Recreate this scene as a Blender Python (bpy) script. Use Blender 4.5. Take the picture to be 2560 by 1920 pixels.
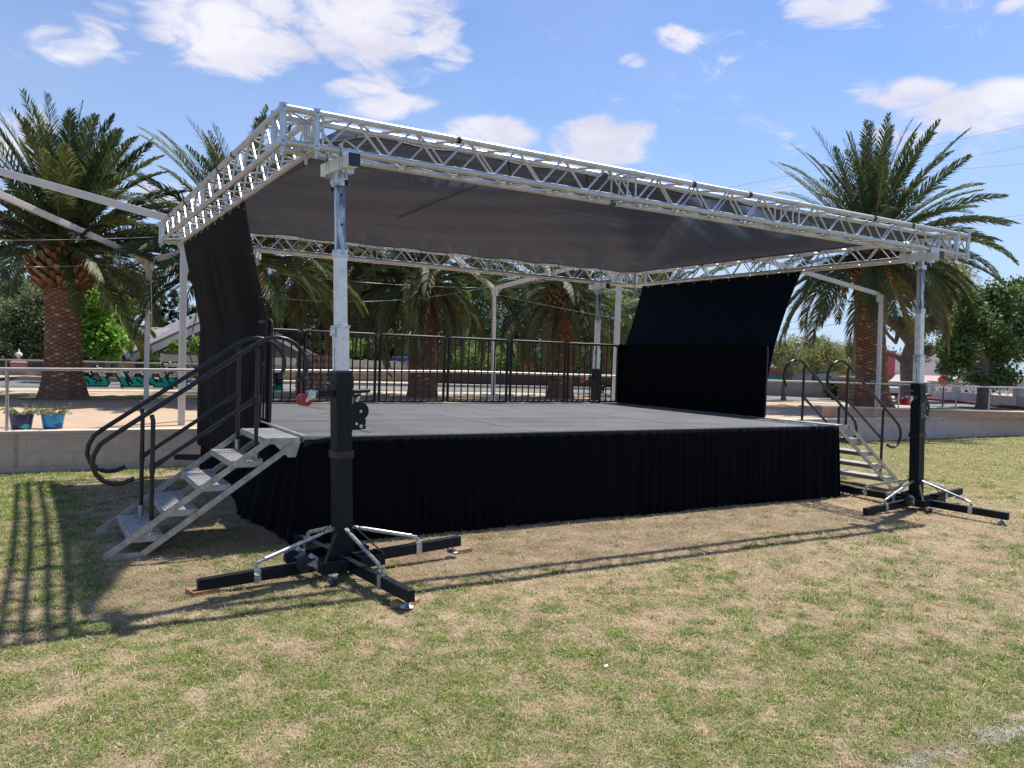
import bpy, math, random
import numpy as np
from mathutils import Vector, Matrix
for o in list(bpy.data.objects): bpy.data.objects.remove(o)
SC = bpy.context.scene
COL = SC.collection
PI = math.pi
R = math.radians
# ------------------------------------------------------------ camera
CP = np.array([-2.1085, -7.2133, 1.6811]); YAW, PIT, ROL, FPX = 0.53722, -0.030937, 0.032669, 2003.96
_F = np.array([math.sin(YAW)*math.cos(PIT), math.cos(YAW)*math.cos(PIT), math.sin(PIT)])
_R = np.array([math.cos(YAW), -math.sin(YAW), 0.0]); _U = np.cross(_R, _F)
_R2 = math.cos(ROL)*_R + math.sin(ROL)*_U; _U2 = -math.sin(ROL)*_R + math.cos(ROL)*_U
cam_d = bpy.data.cameras.new('camera'); cam_o = bpy.data.objects.new('camera', cam_d); COL.objects.link(cam_o)
cam_o.matrix_world = Matrix(((_R2[0], _U2[0], -_F[0], CP[0]), (_R2[1], _U2[1], -_F[1], CP[1]), (_R2[2], _U2[2], -_F[2], CP[2]), (0, 0, 0, 1)))
cam_d.sensor_width = 36; cam_d.lens = 36*FPX/2560; cam_d.clip_start = .05; cam_d.clip_end = 4000
SC.camera = cam_o
def _ray(u, v): return _F + _R2*(u-1280)/FPX - _U2*(v-960)/FPX
K = 2560/2212
def atz(u, v, z=0.0):
    d = _ray(u*K, v*K); t = (z-CP[2])/d[2]; return CP + d*t
def aty(u, v, y):
    d = _ray(u*K, v*K); t = (y-CP[1])/d[1]; return CP + d*t
def atx(u, v, x):
    d = _ray(u*K, v*K); t = (x-CP[0])/d[0]; return CP + d*t
def mpp(P):                         # metres per overview pixel at P
    return float((np.array(P)-CP)@_F)/FPX*K
# ------------------------------------------------------------ sky, sun, exposure
SUN_TO = np.array([0.48, 0.17, 1.0]); SUN_TO = SUN_TO/np.linalg.norm(SUN_TO)
EL = math.asin(SUN_TO[2]); AZ = math.atan2(SUN_TO[0], SUN_TO[1])
W = bpy.data.worlds.new('World'); SC.world = W; W.use_nodes = True
nt = W.node_tree; nt.nodes.clear()
def N(t, typ, **kw):
    n = t.nodes.new(typ)
    for k, v in kw.items():
        if k == 'ins':
            for a, b in v.items(): n.inputs[a].default_value = b
        else: setattr(n, k, v)
    return n
sky = N(nt, 'ShaderNodeTexSky', sky_type='NISHITA', sun_disc=False, sun_elevation=EL, sun_rotation=AZ, air_density=1.0, dust_density=0.6, ozone_density=1.6)
tc = N(nt, 'ShaderNodeTexCoord')
bg = N(nt, 'ShaderNodeBackground'); bg.inputs['Strength'].default_value = 0.105
out = N(nt, 'ShaderNodeOutputWorld')
L = nt.links.new
# clouds: blobs at world directions, broken up by noise
nz = N(nt, 'ShaderNodeTexNoise', ins={'Scale': 13, 'Detail': 12.0, 'Roughness': .62, 'Distortion': .7})
mp = N(nt, 'ShaderNodeMapping'); mp.inputs['Scale'].default_value = (1, 1, 2.2)
L(tc.outputs['Generated'], mp.inputs['Vector']); L(mp.outputs[0], nz.inputs['Vector'])
nzo = N(nt, 'ShaderNodeMapRange', ins={'From Min': .28, 'From Max': .72, 'To Min': -.62, 'To Max': 1.5}); L(nz.outputs['Fac'], nzo.inputs['Value'])
CLOUDS = [  # ov u, v, half width, half height, strength
 (470, 55, 135, 75, 1.15), (640, 50, 150, 70, 1.25), (770, 60, 130, 70, 1.2), (560, 115, 110, 45, .8), (905, 15, 75, 40, .8), (940, 70, 55, 40, 1.0), (975, 120, 42, 24, .8), (780, 188, 75, 24, .85), (850, 165, 90, 22, .5),
 (845, 233, 85, 26, 1.1), (1030, 296, 105, 38, 1.2), (1300, 305, 90, 42, 1.2), (1290, 335, 85, 26, 1.0), (1350, 292, 70, 28, 1.0),
 (1800, 15, 95, 40, 1.1), (1460, 82, 42, 26, .95), (1365, 130, 28, 14, .8), (1960, 205, 95, 30, 1.15), (2110, 240, 150, 42, 1.25), (2190, 225, 90, 50, 1.3), (1945, 290, 70, 30, .9),
 (2170, 292, 50, 16, .5), (2060, 8, 55, 18, .6), (2190, 10, 40, 18, .6), (1712, 310, 30, 26, .5), (1870, 175, 40, 12, .4), (150, 90, 90, 40, .78), (220, 40, 60, 30, .72), (40, 290, 70, 46, .85), (380, 430, 90, 40, .75), (20, 560, 120, 50, .9),
 (1460, 385, 60, 12, .6), (260, 120, 80, 16, .35)]
prev = None
CLOUDS = [(u, v, hw*1.06, hh*1.1, st*1.17) for u, v, hw, hh, st in CLOUDS]
for (u, v, hw, hh, st) in CLOUDS:
    d = _ray(u*K, v*K); n_ = np.linalg.norm(d); d = d/n_
    r = _R2/1.0; up = _U2
    s = math.cos(math.atan(math.hypot((u*K-1280), (v*K-960))/FPX))
    sw, sh = hw*K/FPX*s, hh*K/FPX*s
    # offset of the direction from the cloud's centre, in its tangent plane
    rr = r - d*(r@d); rr /= np.linalg.norm(rr); uu = np.cross(rr, d)
    uu = uu if uu[2] > 0 else -uu
    d1 = N(nt, 'ShaderNodeVectorMath', operation='DOT_PRODUCT'); d1.inputs[1].default_value = tuple(rr/sw)
    d2 = N(nt, 'ShaderNodeVectorMath', operation='DOT_PRODUCT'); d2.inputs[1].default_value = tuple(uu/sh)
    L(tc.outputs['Generated'], d1.inputs[0]); L(tc.outputs['Generated'], d2.inputs[0])
    a = N(nt, 'ShaderNodeMath', operation='MULTIPLY'); L(d1.outputs['Value'], a.inputs[0]); L(d1.outputs['Value'], a.inputs[1])
    b = N(nt, 'ShaderNodeMath', operation='MULTIPLY_ADD'); L(d2.outputs['Value'], b.inputs[0]); L(d2.outputs['Value'], b.inputs[1]); L(a.outputs[0], b.inputs[2])
    c = N(nt, 'ShaderNodeMapRange', interpolation_type='SMOOTHSTEP', ins={'From Min': 0.0, 'From Max': 2.2, 'To Min': st, 'To Max': 0.0}); L(b.outputs[0], c.inputs['Value'])
    if prev is None: prev = c.outputs[0]
    else:
        m = N(nt, 'ShaderNodeMath', operation='MAXIMUM'); L(prev, m.inputs[0]); L(c.outputs[0], m.inputs[1]); prev = m.outputs[0]
mm = N(nt, 'ShaderNodeMath', operation='MULTIPLY_ADD', ins={1: 1.3, 2: -1.06}); L(prev, mm.inputs[0])
m2 = N(nt, 'ShaderNodeMath', operation='ADD'); L(mm.outputs[0], m2.inputs[0]); L(nzo.outputs[0], m2.inputs[1])
m3 = m2
m4 = N(nt, 'ShaderNodeMapRange', interpolation_type='SMOOTHSTEP', ins={'From Min': -.25, 'From Max': 1.25, 'To Min': 0, 'To Max': .95}); L(m3.outputs[0], m4.inputs['Value'])
# thin high veil
nz2 = N(nt, 'ShaderNodeTexNoise', ins={'Scale': 2.0, 'Detail': 5.0, 'Roughness': .5}); L(mp.outputs[0], nz2.inputs['Vector'])
veil = N(nt, 'ShaderNodeMapRange', ins={'From Min': .35, 'From Max': .75, 'To Min': .0, 'To Max': .34}); L(nz2.outputs['Fac'], veil.inputs['Value'])
tint = N(nt, 'ShaderNodeMixRGB', blend_type='MULTIPLY', ins={'Fac': 1.}); L(sky.outputs[0], tint.inputs[1]); tint.inputs[2].default_value = (.64, .77, 1.0, 1)
spz = N(nt, 'ShaderNodeSeparateXYZ'); L(tc.outputs['Generated'], spz.inputs[0])
hz = N(nt, 'ShaderNodeMapRange', ins={'From Min': 0., 'From Max': .38, 'To Min': .75, 'To Max': .0}); L(spz.outputs['Z'], hz.inputs['Value'])
mxh = N(nt, 'ShaderNodeMixRGB', blend_type='MIX'); L(hz.outputs[0], mxh.inputs['Fac']); L(tint.outputs[0], mxh.inputs[1]); mxh.inputs[2].default_value = (3.4, 4.5, 6.1, 1)
mx0 = N(nt, 'ShaderNodeMixRGB', blend_type='MIX'); L(veil.outputs[0], mx0.inputs['Fac']); L(mxh.outputs[0], mx0.inputs[1]); mx0.inputs[2].default_value = (4.2, 4.7, 6.0, 1)
mx = N(nt, 'ShaderNodeMixRGB', blend_type='MIX'); L(m4.outputs[0], mx.inputs['Fac']); L(mx0.outputs[0], mx.inputs[1]); 
nz3 = N(nt, 'ShaderNodeTexNoise', ins={'Scale': 7.0, 'Detail': 6.0, 'Roughness': .55}); L(mp.outputs[0], nz3.inputs['Vector'])
c3 = N(nt, 'ShaderNodeMapRange', ins={'From Min': .35, 'From Max': .62}); L(nz3.outputs['Fac'], c3.inputs['Value'])
cc_ = N(nt, 'ShaderNodeMixRGB'); L(c3.outputs[0], cc_.inputs['Fac']); cc_.inputs[1].default_value = (4.7, 4.65, 5.45, 1); cc_.inputs[2].default_value = (6.1, 6.0, 6.5, 1); L(cc_.outputs[0], mx.inputs[2])
hs = N(nt, 'ShaderNodeHueSaturation', ins={'Saturation': 1.0, 'Value': 1.0}); L(mx.outputs[0], hs.inputs['Color'])
L(hs.outputs[0], bg.inputs['Color']); L(bg.outputs[0], out.inputs['Surface'])
sd = bpy.data.lights.new('sun', 'SUN'); sd.energy = 4.6; sd.angle = R(.8); sd.color = (1, .95, .87)
so = bpy.data.objects.new('sun', sd); COL.objects.link(so)
so.rotation_euler = Vector(-SUN_TO).to_track_quat('-Z', 'Y').to_euler()
vs = SC.view_settings; vs.view_transform = 'Standard'; vs.look = 'None'; vs.exposure = 0.6; vs.gamma = 1
SC.render.engine = 'CYCLES'
SC.cycles.max_bounces = 6; SC.cycles.transparent_max_bounces = 12
# ------------------------------------------------------------ materials
MATS = {}
def mat(name, col, rough=.6, metal=0., ns=0., na=0., bump=0., bs=40., col2=None, nlo=.35, nhi=.65, trans=0., attr=None, stretch=(1, 1, 1), spec=.5, detail=5.):
    if name in MATS: return MATS[name]
    m = bpy.data.materials.new(name); m.use_nodes = True; t = m.node_tree; t.nodes.clear(); l = t.links.new
    o = N(t, 'ShaderNodeOutputMaterial'); b = N(t, 'ShaderNodeBsdfPrincipled')
    b.inputs['Roughness'].default_value = rough; b.inputs['Metallic'].default_value = metal; b.inputs['Specular IOR Level'].default_value = spec
    c = (*col, 1); b.inputs['Base Color'].default_value = c
    tcn = N(t, 'ShaderNodeTexCoord'); mpn = N(t, 'ShaderNodeMapping'); mpn.inputs['Scale'].default_value = stretch
    l(tcn.outputs['Object'], mpn.inputs['Vector'])
    src = None
    if attr:
        a = N(t, 'ShaderNodeAttribute', attribute_name=attr); src = a.outputs['Color']
    if ns:
        nn = N(t, 'ShaderNodeTexNoise', ins={'Scale': ns, 'Detail': detail, 'Roughness': .6}); l(mpn.outputs[0], nn.inputs['Vector'])
        mr = N(t, 'ShaderNodeMapRange', ins={'From Min': nlo, 'From Max': nhi}); l(nn.outputs['Fac'], mr.inputs['Value'])
        mixn = N(t, 'ShaderNodeMixRGB'); l(mr.outputs[0], mixn.inputs['Fac'])
        c2 = col2 if col2 else tuple(x*(1-na) for x in col)
        if src:
            mu = N(t, 'ShaderNodeMixRGB', blend_type='MULTIPLY', ins={'Fac': 1.}); l(src, mu.inputs[1]); mixn.inputs[1].default_value = (1, 1, 1, 1); mixn.inputs[2].default_value = (1-na, 1-na, 1-na, 1); l(mixn.outputs[0], mu.inputs[2]); src = mu.outputs[0]
        else:
            mixn.inputs[1].default_value = c; mixn.inputs[2].default_value = (*c2, 1); src = mixn.outputs[0]
        if metal < .5:
            rr = N(t, 'ShaderNodeMapRange', ins={'To Min': max(0, rough-.08), 'To Max': min(1, rough+.08)}); l(nn.outputs['Fac'], rr.inputs['Value']); l(rr.outputs[0], b.inputs['Roughness'])
    if src: l(src, b.inputs['Base Color'])
    if bump:
        nb = N(t, 'ShaderNodeTexNoise', ins={'Scale': bs, 'Detail': 4.}); l(mpn.outputs[0], nb.inputs['Vector'])
        bn = N(t, 'ShaderNodeBump', ins={'Strength': bump, 'Distance': .02}); l(nb.outputs['Fac'], bn.inputs['Height']); l(bn.outputs[0], b.inputs['Normal'])
    if trans:
        tr = N(t, 'ShaderNodeBsdfTranslucent'); tr.inputs['Color'].default_value = c
        if src: l(src, tr.inputs['Color'])
        ms = N(t, 'ShaderNodeMixShader', ins={'Fac': trans}); l(b.outputs[0], ms.inputs[1]); l(tr.outputs[0], ms.inputs[2]); l(ms.outputs[0], o.inputs['Surface'])
    else: l(b.outputs[0], o.inputs['Surface'])
    MATS[name] = m; m['b'] = b.name
    return m
ALU = mat('aluminium', (.60, .61, .63), .40, .85, ns=9, na=.22, bump=.05, bs=30)
ALU2 = mat('stair_aluminium', (.50, .49, .46), .45, .7, ns=14, na=.35, bump=.1, bs=50)
TREADM = mat('ribbed_tread', (.46, .45, .45), .5, .35, ns=14, na=.3)
GALV = mat('galvanised_steel', (.62, .66, .68), .38, .8, ns=26, na=.35, nlo=.42, nhi=.6)
GALVL = mat('galvanised_painted', (.84, .88, .88), .45, .35, ns=12, na=.25)
GALVD = mat('greasy_galvanised', (.55, .60, .64), .35, .7, ns=7, col2=(.10, .13, .18), nlo=.45, nhi=.56, stretch=(1, 1, .22))
BLK = mat('black_paint', (.0045, .0065, .010), .5, .0, ns=10, na=-.8, bump=.06, bs=60, spec=.25)
BLKR = mat('black_tube_paint', (.010, .011, .016), .34, .1, ns=25, col2=(.018, .017, .022))
BLKG = mat('black_guard_paint', (.006, .007, .009), .5, .0, ns=20, col2=(.012, .010, .011))
RUB = mat('dark_rubber', (.018, .018, .02), .8)
RED = mat('red_polyurethane', (.42, .02, .03), .4, ns=20, na=.3)
BLUE = mat('blue_wheel', (.02, .13, .28), .45)
WHT = mat('white_post_paint', (.62, .60, .56), .5, ns=4, na=.12)
WOOD = mat('pad_plywood', (.42, .27, .15), .8, ns=30, na=.3)
CURT = mat('curtain_cloth', (.0045, .0070, .0135), .85, bump=.2, bs=18, ns=3, col2=(.006, .010, .020), trans=.04, spec=.12)
CURTL = mat('black_curtain_cloth', (.0045, .0045, .006), .85, bump=.2, bs=18, ns=2.2, col2=(.012, .010, .010), trans=.06, spec=.12, stretch=(1, 1, .25))  # paler brown noise paints the folds' highlights into the cloth colour
VELV = mat('skirt_cloth', (.0030, .0038, .0058), .9, bump=.15, bs=60, spec=.08)
DECK = mat('deck_board', (.105, .104, .110), .62, ns=1.3, col2=(.145, .142, .148), bump=.05, bs=80)
ALUF = mat('deck_edge', (.42, .42, .43), .5, .4, ns=10, na=.3)
BRASS = mat('brass_grommet', (.75, .55, .18), .3, .9)
WIRE = mat('cable', (.13, .13, .14), .5)
WIREL = mat('pale_cable', (.4, .4, .4), .4, .4)
# ------------------------------------------------------------ mesh builder
OFF = {}
def lerp(a, b, t): return a+(b-a)*t
class MB:
    def __init__(s): s.v = []; s.f = []
    def add(s, V, F):
        n = len(s.v); s.v += [tuple(map(float, p)) for p in V]; s.f += [tuple(i+n for i in f) for f in F]; return s
    def box(s, a, b):
        x0, y0, z0 = a; x1, y1, z1 = b
        return s.add([(x0, y0, z0), (x1, y0, z0), (x1, y1, z0), (x0, y1, z0), (x0, y0, z1), (x1, y0, z1), (x1, y1, z1), (x0, y1, z1)],
                     [(0, 3, 2, 1), (4, 5, 6, 7), (0, 1, 5, 4), (1, 2, 6, 5), (2, 3, 7, 6), (3, 0, 4, 7)])
    def beam(s, p, q, w, h, up=(0, 0, 1)):
        p = Vector(p); q = Vector(q); d = (q-p).normalized(); u = Vector(up)
        a = d.cross(u)
        if a.length < 1e-4: a = d.cross(Vector((0, 1, 0)))
        a.normalize(); u = a.cross(d).normalized(); a = a*w/2; u = u*h/2
        V = [p-a-u, p+a-u, p+a+u, p-a+u, q-a-u, q+a-u, q+a+u, q-a+u]
        return s.add(V, [(0, 1, 2, 3), (7, 6, 5, 4), (0, 4, 5, 1), (1, 5, 6, 2), (2, 6, 7, 3), (3, 7, 4, 0)])
    def tube(s, pts, r, n=10, cap=True):
        pts = [Vector(p) for p in pts]; m = len(pts); rs = r if isinstance(r, (list, tuple)) else [r]*m
        V = []; F = []; a = None
        for i, p in enumerate(pts):
            d = (pts[min(i+1, m-1)]-pts[max(i-1, 0)]).normalized()
            if a is None:
                a = d.cross(Vector((0, 0, 1)))
                if a.length < 1e-3: a = d.cross(Vector((0, 1, 0)))
            a = (a - d*a.dot(d)).normalized(); b = d.cross(a)
            for k in range(n):
                t = 2*PI*k/n; V.append(p+(a*math.cos(t)+b*math.sin(t))*rs[i])
        for i in range(m-1):
            for k in range(n):
                F.append((i*n+k, i*n+(k+1) % n, (i+1)*n+(k+1) % n, (i+1)*n+k))
        if cap: F.append(tuple(range(n))[::-1]); F.append(tuple((m-1)*n+k for k in range(n)))
        return s.add(V, F)
    def cyl(s, p, q, r, n=16): return s.tube([p, q], r, n)
    def prism(s, pts, d):
        n = len(pts); d = Vector(d); V = [Vector(p) for p in pts]+[Vector(p)+d for p in pts]
        return s.add(V, [tuple(range(n))[::-1], tuple(range(n, 2*n))]+[(i, (i+1) % n, n+(i+1) % n, n+i) for i in range(n)])
    def build(s, name, m, parent=None, smooth=False, bevel=0):
        me = bpy.data.meshes.new(name); off = OFF.get(parent, Vector((0, 0, 0))) if parent else Vector((0, 0, 0))
        V = [(a-off[0], b-off[1], c-off[2]) for a, b, c in s.v]
        me.from_pydata(V, [], s.f); me.materials.append(m); me.validate()
        if smooth:
            for p in me.polygons: p.use_smooth = True
            try: me.set_sharp_from_angle(angle=R(38))
            except Exception: pass
        o = bpy.data.objects.new(name, me); COL.objects.link(o)
        if parent: o.parent = parent; OFF[o] = off
        if bevel:
            bm = o.modifiers.new('bevel', 'BEVEL'); bm.width = bevel; bm.segments = 2; bm.limit_method = 'ANGLE'
        return o
def build_each(mb, name, m, parent=None, smooth=False, bevel=0, eps=.006):
    # the separate pieces of mb, each as a part of its own
    par = list(range(len(mb.v)))
    def find(i):
        while par[i] != i: par[i] = par[par[i]]; i = par[i]
        return i
    for f in mb.f:
        for i in f[1:]: par[find(i)] = find(f[0])
    comp = {}
    for i in range(len(mb.v)): comp.setdefault(find(i), []).append(i)
    bx = [[set(ix), np.array([mb.v[i] for i in ix]).min(0)-eps, np.array([mb.v[i] for i in ix]).max(0)+eps] for ix in comp.values()]
    again = True
    while again:
        again = False
        for i in range(len(bx)):
            for j in range(len(bx)-1, i, -1):
                if np.all(bx[i][1] < bx[j][2]) and np.all(bx[j][1] < bx[i][2]):
                    bx[i] = [bx[i][0] | bx[j][0], np.minimum(bx[i][1], bx[j][1]), np.maximum(bx[i][2], bx[j][2])]; del bx[j]; again = True
    res = []
    for ids, _, _ in bx:
        ids = sorted(ids); mp_ = {q: k for k, q in enumerate(ids)}; o = MB(); o.v = [mb.v[i] for i in ids]; o.f = [tuple(mp_[i] for i in f) for f in mb.f if f[0] in mp_]; res.append(o.build(name, m, parent, smooth, bevel))
    return res
def npmesh(name, V, F3=None, F4=None, m=None, parent=None, smooth=False, cols=None):
    me = bpy.data.meshes.new(name); off = OFF.get(parent, Vector((0, 0, 0))) if parent else Vector((0, 0, 0))
    V = np.asarray(V, dtype=np.float32) - np.array(off, dtype=np.float32)
    me.vertices.add(len(V)); me.vertices.foreach_set('co', V.ravel())
    li = []; ls = []; k = 0
    if F4 is not None and len(F4): li.append(np.asarray(F4).ravel()); ls.append(np.arange(len(F4))*4); k = len(F4)*4
    if F3 is not None and len(F3): li.append(np.asarray(F3).ravel()); ls.append(k+np.arange(len(F3))*3)
    li = np.concatenate(li).astype(np.int32); ls = np.concatenate(ls).astype(np.int32)
    me.loops.add(len(li)); me.loops.foreach_set('vertex_index', li)
    me.polygons.add(len(ls)); me.polygons.foreach_set('loop_start', ls)
    if smooth: me.polygons.foreach_set('use_smooth', np.ones(len(ls), dtype=bool))
    me.update(calc_edges=True)
    if cols is not None:
        ca = me.color_attributes.new('Col', 'FLOAT_COLOR', 'POINT')
        c4 = np.ones((len(V), 4), dtype=np.float32); c4[:, :3] = cols; ca.data.foreach_set('color', c4.ravel())
    if m: me.materials.append(m)
    o = bpy.data.objects.new(name, me); COL.objects.link(o)
    if parent: o.parent = parent; OFF[o] = off
    return o
def tag(o, label, cat, group=None, kind=None):
    if label: o['label'] = label
    if cat: o['category'] = cat
    if group: o['group'] = group
    if kind: o['kind'] = kind
    return o
def thing(name, loc, label, cat, group=None):
    e = bpy.data.objects.new(name, None); COL.objects.link(e); e.location = tuple(map(float, loc)); e.empty_display_size = .2
    OFF[e] = Vector(tuple(map(float, loc))); return tag(e, label, cat, group)
def struct(o, kind='structure'): o['kind'] = kind; return o
def copy_tree(o, parent=None):
    c = o.copy(); COL.objects.link(c)
    if parent: c.parent = parent
    for ch in list(o.children): copy_tree(ch, c)
    return c
rng = np.random.default_rng(7)
# value noise for patchy ground
_NG = {}
def vnoise(x, y, sc, seed):
    if seed not in _NG: _NG[seed] = np.random.default_rng(seed).random((257, 257))
    g = _NG[seed]; X = x*sc+1000.3; Y = y*sc+1000.7
    xi = np.floor(X).astype(int); yi = np.floor(Y).astype(int); fx = X-xi; fy = Y-yi
    fx = fx*fx*(3-2*fx); fy = fy*fy*(3-2*fy); xi %= 256; yi %= 256
    return (g[yi, xi]*(1-fx)+g[yi, xi+1]*fx)*(1-fy)+(g[yi+1, xi]*(1-fx)+g[yi+1, xi+1]*fx)*fy
def fbm(x, y, sc, seed, n=4):
    s = 0; a = 1; t = 0
    for i in range(n): s = s+a*vnoise(x, y, sc*2**i, seed+i); t += a; a *= .55
    return s/t
def smooth(a, b, x):
    t = np.clip((x-a)/(b-a), 0, 1); return t*t*(3-2*t)
def lawn_z(x, y): return -0.031*np.clip(y, 0, 6.6)*smooth(0, 1.5, y)-.10*np.clip((2.0-y)/2.9, 0, 1)
def greenness(x, y):
    p = fbm(x, y, 4.2, 11)*.65 + fbm(x, y, .6, 31, 2)*.35
    fine = fbm(x, y, 12., 51, 3)
    bias = .035 + .06*smooth(2, -3, x) + .055*smooth(-2.2, -3.6, y) - .10*smooth(-2.0, -.9, y)*smooth(-2.2, -1.2, x)*(1-smooth(7, 10, x)) + .05*smooth(-3.2, -5.2, y) - .03*smooth(1, 4, x)
    bias = bias + .10*smooth(9, 13, x)
    wallg = smooth(5.0, 6.1, y)*.14
    g = smooth(.44, .66, p*.45+fine*.55+bias+wallg+.0)
    return g
CH0, CH1 = np.array([.95, -5.10]), np.array([2.9, -5.14])
def chalk(x, y):
    d = np.abs(y+5.11)
    return smooth(.12, .04, d+(.5-fbm(x, y, 9, 77))*.08)*smooth(.6, 1.1, x)*smooth(.28, .45, fbm(x, y, 6, 91))
# ============================================================ the setting
# lawn sheet
xs = np.concatenate([np.linspace(-45, -9, 30), np.arange(-8.8, 14, .07), np.linspace(14.2, 36, 120), np.linspace(37, 75, 30)])
ys = np.concatenate([np.linspace(-60, -9, 24), np.arange(-8.8, 6.42, .07), [6.5]])
X, Y = np.meshgrid(xs, ys); Z = lawn_z(X, Y)+(fbm(X, Y, 2.2, 5)-.5)*.02*(np.abs(Y) < 30)
g = greenness(X, Y); ck = chalk(X, Y)
straw = np.array([.47, .365, .235]); soil = np.array([.25, .165, .11]); grn = np.array([.17, .19, .07])
fn = fbm(X, Y, 5.5, 61, 4)[..., None]
base = straw*fn*1.35+soil*(1-fn*1.05)
olive = np.array([.30, .27, .11])
far = smooth(7.5, 11, X)[..., None]*.65
base = base*(1-far)+olive*far*(.75+.5*fn)
C = base*(1-g[..., None]*.6)+grn*g[..., None]*.6
nr, nc = X.shape; idx = np.arange(nr*nc).reshape(nr, nc)
F4 = np.stack([idx[:-1, :-1], idx[:-1, 1:], idx[1:, 1:], idx[1:, :-1]], -1).reshape(-1, 4)
LAWNM = mat('lawn_soil', (1, 1, 1), .95, attr='Col', ns=120, na=.45, bump=.9, bs=90, spec=.1)
lawn = npmesh('lawn', np.stack([X, Y, Z], -1).reshape(-1, 3), None, F4, LAWNM, smooth=True, cols=C.reshape(-1, 3)); struct(lawn)
# grass blades
def blades(n, rmin, rmax, seed, ntuft):
    r_ = np.random.default_rng(seed)
    u = r_.random(n); e = .3
    rr = (rmin**e+u*(rmax**e-rmin**e))**(1/e)
    th = YAW+(r_.random(n)-.5)*R(88)
    x = CP[0]+rr*np.sin(th); y = CP[1]+rr*np.cos(th)
    # dense green tufts
    uu = r_.random(ntuft); rt_ = (rmin**.55+uu*(15**.55-rmin**.55))**(1/.55); tt_ = YAW+(r_.random(ntuft)-.5)*R(84)
    tx, ty = CP[0]+rt_*np.sin(tt_), CP[1]+rt_*np.cos(tt_); keep = r_.random(ntuft) < np.clip(greenness(tx, ty)*1.25-.10, 0, 1); tx, ty = tx[keep], ty[keep]
    per = 36; rad = (.020+.045*r_.random(len(tx)))*(np.hypot(tx-CP[0], ty-CP[1])/5)**.25
    gx_, gy_ = np.repeat(tx, per)+r_.normal(size=len(tx)*per)*np.repeat(rad, per), np.repeat(ty, per)+r_.normal(size=len(tx)*per)*np.repeat(rad, per)
    tuft = np.concatenate([np.zeros(n, bool), np.ones(len(gx_), bool)]); tint = np.concatenate([np.ones(n), np.repeat(.75+.6*r_.random(len(tx)), per)])
    x = np.concatenate([x, gx_]); y = np.concatenate([y, gy_]); rr = np.concatenate([rr, np.hypot(gx_-CP[0], gy_-CP[1])])
    ok = (y < 6.22) & ~((x > .1) & (x < 7.3) & (y > .1))
    x, y, rr, tuft, tint = x[ok], y[ok], rr[ok], tuft[ok], tint[ok]; n = len(x)
    g = greenness(x, y); ck = chalk(x, y)
    isg = (r_.random(n) < np.clip(g*.50+.16, 0, 1)) | (tuft & (r_.random(n) < .93))
    sc = (rr/3.)
    ln = np.where(isg, .013+.016*r_.random(n)*(.5+g), .020+.032*r_.random(n))*sc**.32
    w = np.where(isg, .0017, .0013)*(1+.6*r_.random(n))*sc**.78
    tilt = np.where(isg, r_.normal(.95, .35, n), r_.normal(1.28, .22, n))
    tilt = np.clip(tilt, 0, 1.5)
    az = r_.random(n)*2*PI
    dx, dy = np.cos(az), np.sin(az); z0 = lawn_z(x, y)+(fbm(x, y, 2.2, 5)-.5)*.02
    up = np.cos(tilt); h = np.sin(tilt)
    sx, sy = -dy*w/2, dx*w/2
    az2 = az+r_.normal(0, .5, n); ex, ey = np.cos(az2), np.sin(az2)
    lift = np.where(isg, .0, r_.random(n)*.012)
    P0 = np.stack([x, y, z0+lift], -1)
    mid = P0+np.stack([dx*h*ln*.5, dy*h*ln*.5, up*ln*.55], -1)
    tip = mid+np.stack([ex*(h+.15)*ln*.5, ey*(h+.15)*ln*.5, up*ln*.3-np.where(isg, 0, .003)], -1)
    S = np.stack([sx, sy, np.zeros(n)], -1)
    V = np.stack([P0-S, P0+S, mid+S*.9, mid-S*.9, tip], 1).reshape(-1, 3)
    b = np.arange(n)[:, None]*5
    F4 = b+np.array([[0, 1, 2, 3]]); F3 = b+np.array([[3, 2, 4]])
    gcol = np.array([.160, .232, .055])*(.65+.9*r_.random(n))[:, None]; gcol[:, 0] *= (.8+.9*r_.random(n))
    gcol *= tint[:, None]; gcol[tuft] *= np.array([.92, 1.12, .8]); dark = r_.random(n) < .25; gcol[dark] *= np.array([.6, .75, .8])
    scol = np.array([.68, .545, .36])*(.5+.75*r_.random(n))[:, None]
    scol[r_.random(n) < .22] *= np.array([.62, .5, .45]); scol[r_.random(n) < .25] *= np.array([.72, .80, .62])
    o_ = (smooth(8, 11, x)*.7)[:, None]; scol = scol*(1-o_)+scol*np.array([.95, .98, .62])*o_
    c = np.where(isg[:, None], gcol, scol)
    cm = (ck > .15+r_.random(n)*1.25)[:, None]; c = np.where(cm, np.array([.58, .56, .52])*(.7+.4*r_.random(n))[:, None], c)
    c = np.repeat(c, 5, axis=0)
    return V, F3, F4, c
V, F3, F4, c = blades(400000, 2.3, 30, 3, 14000)
BLADE = mat('grass_blade', (1, 1, 1), .65, attr='Col', trans=.3, spec=.25)
gr = npmesh('grass', V, F3, F4, BLADE, cols=c); gr['kind'] = 'stuff'
tag(gr, 'patchy dry straw and green grass blades covering the lawn', 'grass')

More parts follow.
